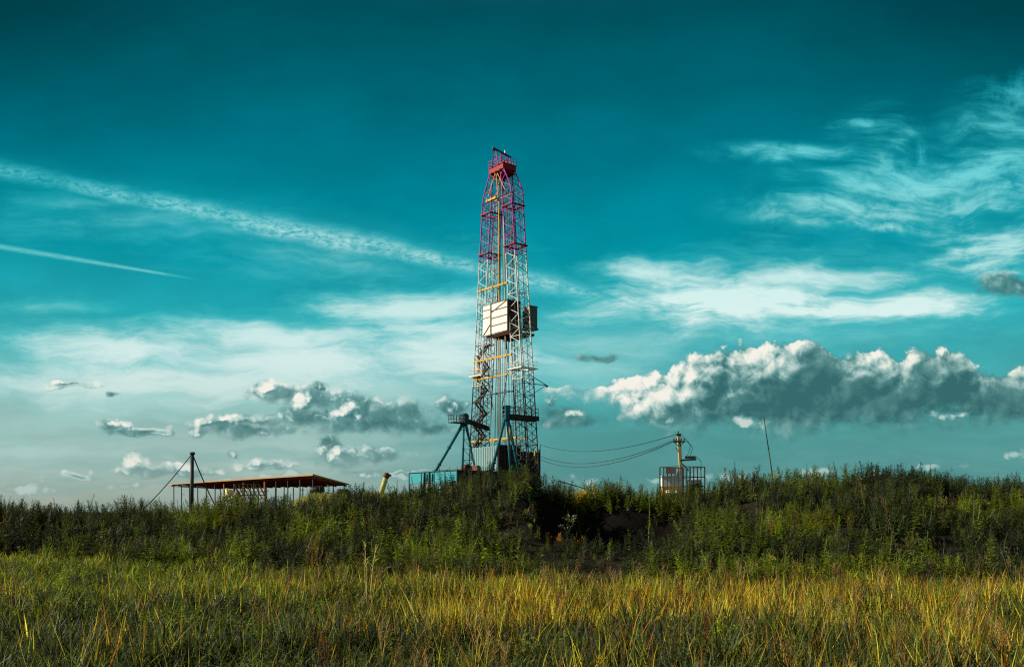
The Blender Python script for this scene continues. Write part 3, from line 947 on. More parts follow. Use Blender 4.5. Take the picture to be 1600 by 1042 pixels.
build_grass()

# ------------------------------------------------------------------ drilling derrick (two lattice legs)
def build_derrick():
    D = empty('drilling_derrick', (-1.39, 130.0, 0.0), math.atan2(-0.777, 0.63))
    D.rotation_euler.y = RAD(0.0)
    tag(D, 'tall twin-legged lattice drilling derrick, red at the top and white below, on a teal base', 'drilling derrick')
    W = 2.05 / 2
    Z0, Z1, Z2 = 4.0, 47.6, 51.0
    def half(z): return (10.8 - (z - 12.7) * 0.1785) / 2
    def corner(side, ox, oy, z):
        """corner of a leg: ox +1 outer / -1 inner, oy -1 front / +1 back"""
        if z <= Z1:
            return Vector((side * (half(z) + ox * W), oy * W, z))
        a = Vector((side * (half(Z1) + ox * W), oy * W, Z1))
        b = Vector((side * (1.5 if ox > 0 else 0.85), oy * 1.05, Z2))
        return a.lerp(b, (z - Z1) / (Z2 - Z1))
    bands = [(Z0, 20.3, 'steel', 2.5, .090, .048), (20.3, 38.6, 'white', 2.1, .086, .046), (38.6, Z2, 'purple', 2.0, .092, .050)]
    four = [(1, -1), (1, 1), (-1, 1), (-1, -1)]
    for side in (-1, 1):
        for z0, z1, mt, step, rc, rb in bands:
            sec = MB()
            n = max(2, round((z1 - z0) / step))
            zs = [z0 + (z1 - z0) * k / n for k in range(n + 1)]
            for i in range(4):
                a, b = four[i], four[(i + 1) % 4]
                for k in range(n):
                    zm = (zs[k] + zs[k + 1]) / 2
                    sec.tube(corner(side, *a, zs[k]), corner(side, *b, zm), rb, n=4, cap=False)
                    sec.tube(corner(side, *b, zm), corner(side, *a, zs[k + 1]), rb, n=4, cap=False)
                    if (mt == 'steel' and k < 6) or (mt != 'steel' and i in (1, 2) and k % 2 == 0):
                        sec.tube(corner(side, *b, zs[k]), corner(side, *a, zm), rb * .9, n=4, cap=False)
                    if k % 3 == 0:
                        sec.tube(corner(side, *a, zs[k]), corner(side, *b, zs[k]), rb, n=4, cap=False)
            so = sec.build('lattice_section', M[mt], D)
            for ox, oy in four:
                pts = [z0] + ([Z1] if z0 < Z1 < z1 else []) + [z1]
                c = MB().path([corner(side, ox, oy, z) for z in pts], rc, n=6)
                # bolted flanges between the chord lengths
                for z in zs[::4]:
                    q = corner(side, ox, oy, z)
                    c.tube(q - Vector((0, 0, .07)), q + Vector((0, 0, .07)), rc * 1.9, n=6)
                c.build('chord', M[mt], so)
    # small work platforms round the legs
    def ring(side, z, mt, ext=0.45, rail=True, rmt=None):
        m = MB()
        x0, x1 = side * half(z) - W - ext, side * half(z) + W + ext
        m.box((x0, -W - ext, z), (x1, -W + .1, z + .14))
        m.box((x0, W - .1, z), (x1, W + ext, z + .14))
        m.box((x0, -W + .1, z), (side * half(z) - W + .1, W - .1, z + .14))
        m.box((side * half(z) + W - .1, -W + .1, z), (x1, W - .1, z + .14))
        o = m.build('platform', M[mt], D)
        if rail:
            r = MB()
            cs = [(x0, -W - ext), (x1, -W - ext), (x1, W + ext), (x0, W + ext)]
            for i in range(4):
                a, b = cs[i], cs[(i + 1) % 4]
                for h in (.55, 1.0):
                    r.tube((a[0], a[1], z + h), (b[0], b[1], z + h), .026, n=4)
                for k in range(3):
                    q = Vector((a[0], a[1], 0)).lerp(Vector((b[0], b[1], 0)), k / 3)
                    r.tube((q.x, q.y, z + .1), (q.x, q.y, z + 1.0), .024, n=4)
            r.build('railing', M[rmt or mt], o)
    for side in (-1, 1):
        ring(side, 45.2, 'red', ext=.22, rail=False)
        ring(side, 39.4, 'red', ext=.25, rail=False)
        ring(side, 21.7, 'cream', ext=.5, rmt='white')
    # crown block with its railing and gin pole
    c = MB().box((-1.65, -1.2, 50.75), (1.65, 1.2, 51.5))
    c.box((-1.7, -1.3, 51.5), (1.7, 1.3, 51.6))
    for x in (-1.0, 0.0, 1.0):
        c.beam((x, -1.45, 50.6), (x, 1.45, 50.6), .22, .3)
    for y in (-.75, 0.0, .75):
        c.beam((-1.7, y, 50.35), (1.7, y, 50.35), .18, .3)
    cb = c.build('crown_block', M['red'], D)
    r = MB()
    cs = [(-1.68, -1.28), (1.68, -1.28), (1.68, 1.28), (-1.68, 1.28)]
    for i in range(4):
        a, b = Vector((*cs[i], 0)), Vector((*cs[(i + 1) % 4], 0))
        for h in (52.0, 52.5):
            r.tube((a.x, a.y, h), (b.x, b.y, h), .03, n=4)
        for k in range(4):
            q = a.lerp(b, k / 4)
            r.tube((q.x, q.y, 51.6), (q.x, q.y, 52.5), .028, n=4)
    r.build('railing', M['purple'], cb)
    for k in range(5):
        s = MB()
        s.tube((-.9 + k * .4, -.09, 51.9), (-.9 + k * .4, .09, 51.9), .55, n=14)
        o = s.build('sheave', M['red'], cb)
    g = MB()
    for y, z in ((-1.35, 53.85), (1.2, 53.4)):
        for x in (-.55, .55):
            g.tube((x * 1.3, y, 51.5), (x * .35, y, z), .085, n=5)
        for h in (.35, .65):
            g.tube((-.55 * (1.3 - h), y, 51.5 + (z - 51.5) * h), (.55 * (1.3 - h), y, 51.5 + (z - 51.5) * h), .05, n=4)
    g.tube((0, -.15, 51.5), (0, -.15, 53.6), .12, n=5)
    g.tube((-.3, .2, 51.5), (-.1, .1, 53.5), .08, n=5)
    gp = g.build('gin_pole', M['purple'], D)
    MB().beam((0, -1.75, 54.0), (0, 1.6, 53.4), .16, .22).build('top_beam', M['steel'], gp)
    MB().tube((-.12, -1.6, 53.78), (.12, -1.6, 53.78), .22, n=12).build('pulley', M['steel'], gp)
    MB().box((-.08, .42, 53.76), (.08, .58, 54.15)).build('warning_lamp', M['white'], gp)
    # red-orange stays below the crown
    s = MB()
    for x in (-1.3, 1.3):
        s.tube((0, -1.15, 50.9), (x * 1.5, -1.1, 47.6), .06, n=4)
    s.tube((-1.9, 0, 47.2), (1.9, 0, 47.2), .07, n=4)
    s.tube((0, -1.2, 50.9), (0, -.7, 46.6), .07, n=4)
    s.build('stay', M['yellow'], D)
    # yellow standpipe and the pipes beside it
    MB().tube((-.05, -.62, 9), (-.05, -.62, 47.0), .085, n=8).build('standpipe', M['yellow'], D)
    MB().tube((.20, -.55, 9), (.20, -.55, 44.5), .06, n=6).build('standpipe', M['rust'], D)
    # tie beams between the legs
    for z, xa, xb, mt, w in ((47.0, -2.35, .1, 'yellow', .2), (34.2, -1, 1, 'yellow', .16), (23.9, -1, 1, 'yellow', .17), (21.2, -1, 1, 'yellow', .11), (12.1, -1, 1, 'yellow', .17), (18.7, -.35, .75, 'steel', .13)):
        if abs(xa) == 1:
            xa, xb = -(half(z) + W * 1.0), half(z) - W * .9
        elif z == 18.7:
            xa, xb = -half(z) + W, half(z) - W
        b = MB().beam((xa, -W - .12, z), (xb, -W - .12, z), w, w * 1.3)
        for f in (.12, .5, .88):
            b.box((xa + (xb - xa) * f - .14, -W - .28, z - w), (xa + (xb - xa) * f + .14, -W + .0, z + w))
        b.build('tie_beam', M[mt], D)
    for z in (12.1, 30.0, 42.0):
        MB().beam((-(half(z) - W), W, z), (half(z) - W, W, z), .12, .14).build('tie_beam', M['yellow' if z < 20 else ('white' if z < 38 else 'purple')], D)
    # drilling lines
    for k, (x, y) in enumerate(((.35, .25), (.75, .1), (1.1, .35), (1.45, .0), (-.5, .4), (-1.15, .2), (.95, -.4), (1.75, .3), (-.85, -.2))):
        MB().tube((x * .6, y, 50.6), (x * 1.15, y, 9.0), .03, n=4, cap=False).build('drilling_line', M['cable'], D)
    for x, y, za2, zb2, mt2 in ((1.55, -.75, 12, 47, 'white'), (-1.75, -.6, 12, 47, 'white'), (2.0, .6, 10, 44, 'steel'), (-2.2, .7, 10, 46, 'rust')):
        MB().tube((x * 1.25, y, za2), (x * .72, y, zb2), .06, n=5).build('riser_pipe', M[mt2], D)
    for sx in (-1, 1):
        pts = [Vector((sx * (1.0 + 1.3 * math.sin(math.pi * k / 10)), -.9, 30 - 1.35 * k)) for k in range(11)]
        MB().path(pts, .06, n=5).build('rotary_hose', M['black'], D)
    # conduit trays and counterweight lines up the inside of both legs
    for sx in (-1, 1):
        for q, (ox, oy, mt2) in enumerate(((-.55, -.75, 'steel'), (.45, .7, 'rust'), (.1, -.85, 'steel'))):
            MB().path([(sx * half(z) + ox, oy, z) for z in (9, 20, 30, 40, 47.4)], .045, n=4).build('conduit', M[mt2], D)
    # hook block hanging low between the legs
    h = MB().box((.15, .05, 26.3), (.75, .5, 27.6))
    h.tube((.45, .27, 25.2), (.45, .27, 26.3), .16, n=8)
    h.tube((.45, .10, 27.3), (.45, .45, 27.3), .42, n=12)
    h.build('hook_block', M['rust'], D)
    # caged ladders inside the legs and the zig-zag stair low in the far leg
    for side in (-1, 1):
        l = MB()
        za, zb = (24.0, 50.3) if side < 0 else (9.0, 50.3)
        def lx(z): return side * min(half(z), half(Z1) - max(0, z - Z1) * .25)
        for o in (-.22, .22):
            l.tube((lx(za) + o, .45, za), (lx(zb) + o, .45, zb), .03, n=4)
        z = za
        while z < zb:
            l.tube((lx(z) - .22, .45, z), (lx(z) + .22, .45, z), .02, n=3)
            z += .45
        z = za + 1
        while z < zb:
            c0 = lx(z)
            pts = [(c0 - .3, .45, z), (c0 - .34, .05, z), (c0, -.2, z), (c0 + .34, .05, z), (c0 + .3, .45, z)]
            l.path(pts, .018, n=3)
            z += 1.1
        l.build('ladder', M['steel' if side > 0 else 'white'], D)
    st = MB()
    z = 9.5
    k = 0
    while z < 25.5:
        cx = -half(z)
        y0, y1 = (-.75, .75) if k % 2 else (.75, -.75)
        for o in (-.45, .35):
            st.beam((cx + o, y0, z), (cx + o - .12, y1, z + 1.7), .06, .24)
        for j in range(7):
            t = j / 7
            st.box((cx - .45, y0 + (y1 - y0) * t - .12, z + 1.7 * t), (cx + .35, y0 + (y1 - y0) * t + .12, z + 1.7 * t + .06))
        st.tube((cx - .5, y0, z + 1.0), (cx - .6, y1, z + 2.7), .035, n=4)
        st.tube((cx + .4, y0, z + 1.0), (cx + .3, y1, z + 2.7), .035, n=4)
        st.box((cx - .8, y1 - .2, z + 1.68), (cx + .7, y1 + .2, z + 1.76))
        z += 1.7; k += 1
    st.build('zigzag_stair', M['rust'], D)
    rb = MB()
    rb.tube((-half(24) - .45, -.7, 19.5), (-half(24) - .35, -.7, 24.2), .10, n=6)
    rb.box((-half(23) - .62, -.95, 22.6), (-half(23) - .1, -.55, 23.0))
    rb.build('winch_mast', M['yellow'], D)
    # pipe-handling cabin half way up: cream front sheets, brown side
    x0, x1, y0, y1, za, zb = -2.83, 2.94, -1.35, 1.0, 27.3, 31.75
    cab = MB()
    seg = [x0, x0 + 1.95, x1]
    cab.box((seg[0], y0 - .05, za - .05), (seg[1] - .06, y0, zb - .12))
    cab.box((seg[1] + .02, y0 - .05, za + .12), (seg[2], y0, zb + .05))
    co = cab.build('cabin_front', M['cream'], D)
    fr = MB()
    for z in (za + .05, za + 1.2, za + 2.3, za + 3.4, zb - .02):
        fr.box((seg[1] + .1, y0 - .13, z - .05), (x1 + .03, y0 - .053, z + .05))
    for z in (za, za + 2.6, zb - .75):
        fr.box((seg[0], y0 - .12, z - .04), (seg[1] - .1, y0 - .053, z + .04))
    fr.box((seg[1] - .09, y0 - .16, za - .1), (seg[1] + .06, y0 - .053, zb + .1))
    fr.box((x1 - .02, y0 - .16, za), (x1 + .1, y0 - .02, zb + .1))
    fr.beam((seg[1] + .15, y0 - .1, zb - 1.25), (x1 - .15, y0 - .1, zb - .1), .07, .09)
    fr.beam((seg[0] + .1, y0 - .1, za + .1), (seg[1] - .15, y0 - .1, za + 1.5), .07, .09)
    fr.build('batten', M['wood'], co)
    sd = MB()
    sd.box((x1 - .06, y0 + .02, za), (x1, y1, zb))
    sd.box((x0 + 1.5, y1 - .06, za), (x1 - .07, y1, zb))
    for k in range(5):
        y = y0 + .2 + k * .45
        sd.box((x1 + .003, y, za + .02), (x1 + .05, y + .1, zb - .02))
    sd.build('cabin_side', M['brown'], D)
    fl = MB().box((x0 + .6, y0 + .02, za - .16), (x1 + .5, y1 + 2.2, za - .02))
    for y in (y0 + .3, y1 - .2, y1 + 1.0, y1 + 2.0):
        fl.beam((x0 + .6, y, za - .26), (x1 + .6, y, za - .26), .14, .2)
    fo = fl.build('cabin_floor', M['rust'], D)
    r = MB()
    for z in (za + .5, za + 1.0):
        r.tube((x1 + .45, y0, z), (x1 + .45, y1 + 2.1, z), .03, n=4)
    for k in range(7):
        y = y0 + (y1 + 2.1 - y0) * k / 6
        r.tube((x1 + .45, y, za - .1), (x1 + .45, y, za + 1.0), .03, n=4)
    r.build('railing', M['white'], fo)
    bx = MB().box((1.5, 2.55, 28.3), (3.1, 4.0, 31.3))
    for k in range(6):
        bx.box((3.103, 2.62 + k * .25, 28.4), (3.15, 2.70 + k * .25, 31.2))
    bx.box((1.4, 2.45, 31.303), (3.2, 4.1, 31.42))
    bx.box((1.4, 2.4, 28.0), (3.2, 4.1, 28.297))
    bo = bx.build('side_locker', M['grey'], D)
    b2 = MB()
    for y in (2.5, 3.9):
        b2.tube((3.0, y, 28.0), (2.4, 1.6, 27.2), .06, n=4)
    b2.tube((3.15, 2.2, 28.1), (3.15, 4.3, 28.1), .05, n=4)
    b2.build('bracket', M['steel'], bo)
    # boom bracket on the near leg
    zb_ = 19.6
    bm = MB()
    for oy in (-1, 1):
        p = Vector((half(zb_) + W, oy * W, zb_))
        bm.tube(p, (half(zb_) + .9, 3.5, zb_ + .1), .06, n=4)
    bm.tube((half(zb_), W, zb_ + 1.5), (half(zb_) + .9, 3.5, zb_ + .1), .06, n=4)
    bm.tube((half(zb_), W, zb_ - 1.6), (half(zb_) + .9, 3.5, zb_ + .1), .05, n=4)
    bm.tube((half(zb_) + .9, 3.45, zb_ - .05), (half(zb_) + .9, 3.75, zb_ - .05), .13, n=6)
    bm.build('boom_bracket', M['steel'], D)
    # teal raising frames at the foot of each leg
    for side, fy in ((-1, -8.2), (1, -6.0)):
        hx, hy, hz = side * 5.25, (-3.0 if side < 0 else -3.5), 15.2
        f = MB()
        if side > 0:
            for x in (-.33, .33):
                f.box((hx + x - .07, hy - .45, hz - .9), (hx + x + .07, hy + .45, hz + 1.0))
            f.box((hx - .28, hy + .1, hz - .88), (hx + .28, hy + .44, hz + .9))
            f.box((hx - .40, hy - .5, hz + 1.003), (hx + .40, hy + .5, hz + 1.12))
            f.box((hx - .28, hy - .44, hz - .2), (hx + .28, hy - .1, hz - .06))
            f.box((hx - .28, hy - .44, hz + .4), (hx + .28, hy - .1, hz + .5))
        else:
            f.box((hx - .42, hy - .5, hz - .7), (hx + .42, hy + .5, hz + .45))
            f.tube((hx - .5, hy, hz + .45), (hx + .5, hy, hz + .45), .5, n=12)
        ho = f.build('frame_head', M['teal_d' if side < 0 else 'teal'], D)
        feet = [(side * 5.25, fy, 7.35, .27), (side * 5.6, hy - .1 if side < 0 else hy + .6, 7.35, .20), (side * 5.25, -.9, 7.35, .24)]
        for k, (x, y, z, rr) in enumerate(feet):
            top = (hx + (k == 1) * .15 * side, hy + (-.2, 0, .25)[k], hz - .5)
            zl = 7.42 if (side < 0) else (7.3 if k == 0 else 6.0)
            p = MB().tube(top, (x, y, zl), rr * .85, rr * .8, n=10)
            p.tube((x, y, zl), (x, y, zl + .25), rr * 1.5, n=10)
            for t in (.12, .5, .85):
                q = Vector(top).lerp(Vector((x, y, zl)), t); q2 = Vector(top).lerp(Vector((x, y, zl)), t + .012)
                p.tube(q, q2, rr * 1.15, n=10)
            p.build('frame_strut', M['teal'], D)
        la = MB()
        A, B = Vector((side * 5.6, hy, hz - 2)), Vector((side * 5.25, hy + .25, hz - 2))
        for t in (.35, .55, .75, .92):
            a = Vector((hx, hy, hz)).lerp(Vector(feet[1][:3]), t); b = Vector((hx, hy, hz)).lerp(Vector(feet[2][:3]), t)
            la.tube(a, b, .05, n=4)
            b2_ = Vector((hx, hy, hz)).lerp(Vector(feet[2][:3]), min(1, t + .18))
            la.tube(a, b2_, .04, n=4)
        la.build('strut_bracing', M['teal'], D)
        # gangway from the head to the leg
        g0, g1 = (hy - 2.4, 1.6) if side < 0 else (hy + .3, 1.7)
        gz = 14.75 if side < 0 else 15.0
        g = MB()
        if side < 0:
            g.box((hx - .7, g0, gz - .1), (hx + .7, hy - .5, gz))
            g.beam((hx, hy + .4, gz + .35), (hx, 1.6, gz - .6), .7, .55)
            g.beam((hx + 1.6, -1.2, gz - .5), (hx - .2, -1.2, gz - .5), .3, .4)
        else:
            g.box((hx - .85, g0, gz - .55), (hx + .95, g1, gz + .1))
            g.beam((hx, g0 - .6, gz + .1), (hx, g0, gz + .0), .5, .5)
        go = g.build('gangway', M['brown'], D)
        r = MB()
        ya, yb = (g0, hy - .5) if side < 0 else (g0 + .4, g1)
        zz = gz if side < 0 else gz + .1
        for x in (hx - .7, hx + .75):
            for h in (.5, 1.05):
                r.tube((x, ya, zz + h), (x, yb, zz + h), .04, n=4)
            for k in range(5):
                y = ya + (yb - ya) * k / 4
                r.tube((x, y, zz - .02), (x, y, zz + 1.05), .04, n=4)
        for y in (ya, yb):
            for h in (.5, 1.05):
                r.tube((hx - .7, y, zz + h), (hx + .75, y, zz + h), .035, n=4)
        r.build('railing', M['steel'], go)
        if side > 0:
            q = MB()
            q.box((hx - .3, hy + .5, 11.6), (hx + .1, hy + .9, 13.6))
            q.tube((hx - .1, hy + .7, 9.5), (hx - .1, hy + .7, 11.6), .12, n=6)
            q.build('hydraulic_cylinder', M['yellow'], D)
    return D

def build_base():
    rz = math.atan2(-0.777, 0.63)
    org = (-1.39, 130.0, 0.0)
    # substructure box with turquoise side sheets
    B = empty('rig_substructure', org, rz)
    tag(B, 'low turquoise sheet-clad base box on which the drilling derrick stands', 'rig base')
    x0, x1, y0, y1, zt = -11.2, 1.0, -8.8, 3.0, 7.45
    # closed dark end towards the tower, open railed bays along the front
    MB().box((x1 - 1.3, y0 + .1, 2.0), (x1 - .06, y1, zt - .06)).build('end_wall', M['brown'], B)
    MB().box((x0, y0, zt - .16), (x1 - 1.31, y1, zt - .063)).build('deck', M['brown'], B)
    xs = [x0, -7.9, -4.6, -1.9, x1]
    for xa, xb in zip(xs, xs[1:]):
        MB().box((xa + .07, y0, 5.95), (xb - .07, y0 + .05, zt - .17)).build('side_sheet', M['cyan'], B)
    f = MB().box((x0, y0 - .12, zt - .06), (x1 + .05, y1 + .05, zt))
    for x in xs:
        f.box((x - .06, y0 - .09, 2.0), (x + .06, y0 + .07, zt - .063))
        f.box((x - .05, y1 - .1, 2.0), (x + .05, y1, zt - .163))
    for z in (5.80, 4.9, 4.0):
        f.box((x0, y0 - .06, z - .06), (x1 - 1.31, y0 - .003, z + .06))
    f.build('frame', M['teal'], B)
    br = MB()
    for xa, xb in zip(xs, xs[1:]):
        br.tube((xa, y0 + .1, 2.2), (xb, y0 + .1, 5.8), .05, n=4)
    br.build('bracing', M['teal'], B)
    # drawworks and pipes on the deck
    dw = MB().box((-3.3, -3.4, zt), (-1.6, -3.0, zt + .9)).tube((-6.8, -2.0, zt + .7), (-5.6, -2.0, zt + .7), .6, n=12)
    dw.tube((-8.0, -6.5, zt + .18), (-1.0, -6.5, zt + .18), .12, n=6).tube((-8.0, -6.2, zt + .18), (-1.5, -6.2, zt + .18), .1, n=6)
    dw.build('deck_machinery', M['rust'], B)
    for x, y in ((-5.25, y0 - .35), (-6.6, y0 - .3)):
        MB().tube((x - .3, y, 2.0), (x, y, 7.3), .42, .16, n=6).build('support_leg', M['steel'], B)
    dk = MB()
    for k in range(14):
        y = y0 + .3 + k * .8
        dk.box((x1 - .057, y, 2.0), (x1, y + .14, zt - .07))
    dk.build('rib', M['brown'], B)
    for x in (x0 + .1, -3.4, -1.0, .9):
        MB().tube((x, y0 + .1, zt), (x, y0 + .1, zt + .5), .035, n=4).build('stub_post', M['steel'], B)
    # shelter walls round the drill floor
    S = empty('drill_floor_shelter', org, rz)
    tag(S, 'box-shaped windbreak with pale blue front and rusty brown side around the derrick foot', 'shelter')
    def corr(m, a, b, z0, z1, fixed, axis, pitch=.42, d=.06):
        n = int(abs(b - a) / pitch)
        for k in range(n):
            p, q = a + (b - a) * k / n, a + (b - a) * (k + .55) / n
            if axis == 'x': m.box((p, fixed - d, z0), (q, fixed - .003, z1))
            else: m.box((fixed + .003, p, z0), (fixed + d, q, z1))
    w = MB().box((-3.5, -2.86, 7.45), (2.42, -2.80, 10.95))
    corr(w, -3.5, 2.42, 7.5, 10.9, -2.86, 'x')
    w.build('front_wall', M['grey_blue'], S)
    w = MB().box((2.44, -2.86, 5.0), (2.50, 1.3, 11.05))
    corr(w, -2.8, 1.3, 5.0, 11.0, 2.50, 'y', .5, .05)
    w.build('side_wall', M['brown'], S)
    w = MB().box((2.6, .9, 5.0), (2.66, 4.9, 10.35)).box((-3.5, 4.84, 5.0), (2.58, 4.9, 10.3)).box((2.3, 4.86, 5.0), (2.55, 5.1, 10.8))
    corr(w, .95, 4.85, 5.0, 10.25, 2.66, 'y', .45, .05)
    w.build('side_wall', M['brown'], S)
    w = MB()
    for y in (-2.8, -.6, 1.2, 3.1, 4.85):
        w.tube((2.75, y, 5.0), (2.75, y, 11.4), .06, n=5)
    w.beam((2.75, -2.86, 11.05), (2.75, 1.3, 11.05), .09, .12)
    w.build('wall_post', M['steel'], S)
    P = empty('manifold_pipe', org, rz)
    tag(P, 'upright rust-yellow valve pipe standing against the brown windbreak side', 'pipe')
    MB().tube((3.6, 3.1, 4.5), (3.6, 3.1, 10.4), .12, n=8).build('riser', M['yellow'], P)
    v = MB().box((3.35, 2.85, 7.9), (3.85, 3.35, 8.5)).tube((3.6, 3.1, 7.4), (3.6, 3.1, 9.2), .24, n=8)
    v.tube((3.2, 3.1, 8.2), (4.0, 3.1, 8.2), .15, n=8)
    v.build('valve', M['rust'], P)
    MB().tube((3.95, 3.0, 8.9), (3.98, 3.0, 8.9), .3, n=12).build('hand_wheel', M['yellow'], P)

build_derrick()
build_base()

# ------------------------------------------------------------------ canopy on the left
def build_canopy():
    A, B, C = Vector((-15.5, 70, 4.45)), Vector((-35.3, 92.8, 4.45)), Vector((-14.4, 78, 4.0))
    Dp = at(345, 761.5, 98)
    T = empty('open_canopy', A)
    tag(T, 'long open canopy with red-brown board roof on thin posts', 'canopy')
    o = lambda p: p - A
    def P(u, v, dz=0): return o((A * (1 - u) + B * u) * (1 - v) + (C * (1 - u) + Dp * u) * v + Vector((0, 0, dz)))
    r = MB()
    n = 44
    for k in range(n):
        u0, u1 = k / n, (k + .80) / n
        r.hexa([P(u0, -.03, .0), P(u1, -.03, .0), P(u1, 1.03, .0), P(u0, 1.03, .0), P(u0, -.03, .07), P(u1, -.03, .07), P(u1, 1.03, .07), P(u0, 1.03, .07)])
    ro = r.build('roof', M['roofred'], T)
    e = MB()
    e.beam(P(-.005, -.04, .04), P(1.005, -.04, .04), .06, .13)
    e.beam(P(-.005, -.04, .04), P(-.005, 1.04, .04), .06, .12)
    e.build('fascia', M['pale_wood'], ro)
    e = MB()
    for v in (.02, .34, .66, .98):
        e.beam(P(0, v, -.06), P(1, v, -.06), .10, .11)
    for k in range(16):
        e.beam(P(k / 15, 0, -.155), P(k / 15, 1, -.155), .08, .07)
    e.build('purlin', M['roofred'], ro)
    for v in (.03, .97):
        for k in range(15):
            u = .01 + .98 * k / 14
            p = P(u, v, -.15)
            g = o(Vector((p.x + A.x, p.y + A.y, float(terrain(p.x + A.x, p.y + A.y)) - .1)))
            thick = v < .5 and k in (4, 6, 8)
            m = MB().tube(p, (p.x, p.y, g.z), .10 if thick else .05, n=6)
            if k % 3 == 1:
                m.tube((p.x, p.y, p.z - .9), (p.x + .35, p.y, p.z - .9), .03, n=4)
            m.build('post', M['wood_o' if thick else 'steel'], T)
    # lattice rack leaning under the canopy
    R = empty('lattice_rack', at(392, 790, 73))
    tag(R, 'dark slanted bar rack leaning beneath the canopy', 'rack')
    m = MB()
    Y = 73.0
    b = R.location
    tl, tr, bl, br = at(366, 757, Y) - b, at(404, 756, Y + 3) - b, at(376, 779, Y) - b, at(416, 779, Y + 3) - b
    for k in range(7):
        t = k / 6
        m.tube(tl.lerp(tr, t), bl.lerp(br, t), .055, n=4)
    for k in range(5):
        t = k / 4
        m.tube(tl.lerp(bl, t), tr.lerp(br, t), .045, n=4)
    m.tube(tl, tl + Vector((.3, 2.0, -1.5)), .05, n=4); m.tube(tr, tr + Vector((.3, 2.0, -1.5)), .05, n=4)
    m.build('bar_grid', M['wood'], R)
    # pale sheet
    S = MB()
    pts = {}
    for i in range(9):
        for j in range(6):
            q = at(351 + i * 3.0 - j * .6, 763 + j * 3.6 + (i ** 1.4) * .45, 74 - j * .35) + Vector((0, .25 * math.sin(i * 1.7 + j), .10 * math.sin(i * 2.3 - j * 1.1)))
            pts[i, j] = q
    base = pts[4, 5].copy()
    for i in range(8):
        for j in range(5):
            S.quad(*[pts[a, c] - base for a, c in ((i, j), (i, j + 1), (i + 1, j + 1), (i + 1, j))])
    so = S.build('tarpaulin', M['straw'])
    so.location = base
    sol = so.modifiers.new('thick', 'SOLIDIFY'); sol.thickness = .05
    tag(so, 'pale yellow tarpaulin heaped at the foot of the dark rack', 'tarpaulin')
    # barrels on the bank
    for px, lab in ((495, 'dark barrel on its side near the middle of the pale bank under the canopy'), (535, 'small dark barrel lying at the end of the canopy')):
        w = .5 if px == 495 else .42
        c = at(px, 766 if px == 495 else 767, 66)
        Bq = empty('barrel', c - Vector((0, 0, .25)))
        h = .27 if px == 495 else .2
        m = MB().tube((-w, 0, h), (w, .1, h), h, n=14)
        for f in (-.5, 0, .5):
            m.tube((w * f - .03, .05, h), (w * f + .03, .05, h), h * 1.08, n=14)
        m.build('drum', M['black'], Bq)
        m = MB().tube((w, .1, h), (w + .02, .1, h), h * .8, n=14)
        m.build('lid', M['steel'], Bq)
        tag(Bq, lab, 'barrel', 'barrels under the canopy')
    # thin rod sticking out of the crest weeds beside the derrick foot
    a, b = at(872, 751, 36.0), at(948, 773, 36.0)
    q = MB().tube(a - a, b - a, .022, .018, n=6).tube((b - a) * .1, (b - a) * .13, .03, n=6)
    qo = q.build('fallen_rod', M['steel']); qo.location = a
    tag(qo, 'thin dark rod slanting down across the crest weeds beside the rusty windbreak', 'rod')
    # short leaning pipe with a dark cap
    a, t = at(597, 766, 63), at(604.5, 741, 63)
    L = empty('leaning_pipe', a)
    d = t - a
    m = MB().tube(-d * .25, d * .92, .175, n=12)
    for f in (.2, .55):
        m.tube(d * f, d * (f + .03), .2, n=12)
    m.build('pipe', M['limepipe'], L)
    m = MB().tube(d * .80, d * 1.02, .22, n=12).tube(d * 1.02, d * 1.1, .16, n=12)
    m.tube(d * .9 + Vector((-.05, 0, 0)), d * .9 + Vector((.34, 0, .05)), .09, n=8)
    m.build('cap', M['rust'], L)
    tag(L, 'short leaning yellow-green pipe with a rusty cap on the bank', 'pipe')

def build_guyed_pole():
    Y = 52.0
    top, bot = at(300.5, 707, Y), at(299, 790, Y)
    P = empty('guyed_pole', bot)
    tag(P, 'dark pole held by two guy wires in front of the canopy end', 'pole')
    m = MB().tube((0, 0, -1.2), top - bot, .125, .10, n=10)
    m.build('mast', M['steel'], P)
    m = MB().tube(top - bot - Vector((0, 0, .12)), top - bot + Vector((0, 0, .03)), .15, n=10)
    m.build('top_collar', M['rust'], P)
    for px, row in ((226, 792), (337, 790)):
        e = at(px, row, Y - 1.0 if px < 300 else Y + 1.5)
        a = top - bot - Vector((0, 0, .06))
        b = e - bot
        b = b + (b - a) * .12
        pts = [a.lerp(b, k / 8) - Vector((0, 0, .14 * math.sin(math.pi * k / 8))) for k in range(9)]
        MB().path(pts, .034, n=4).build('guy_wire', M['cable'], P)

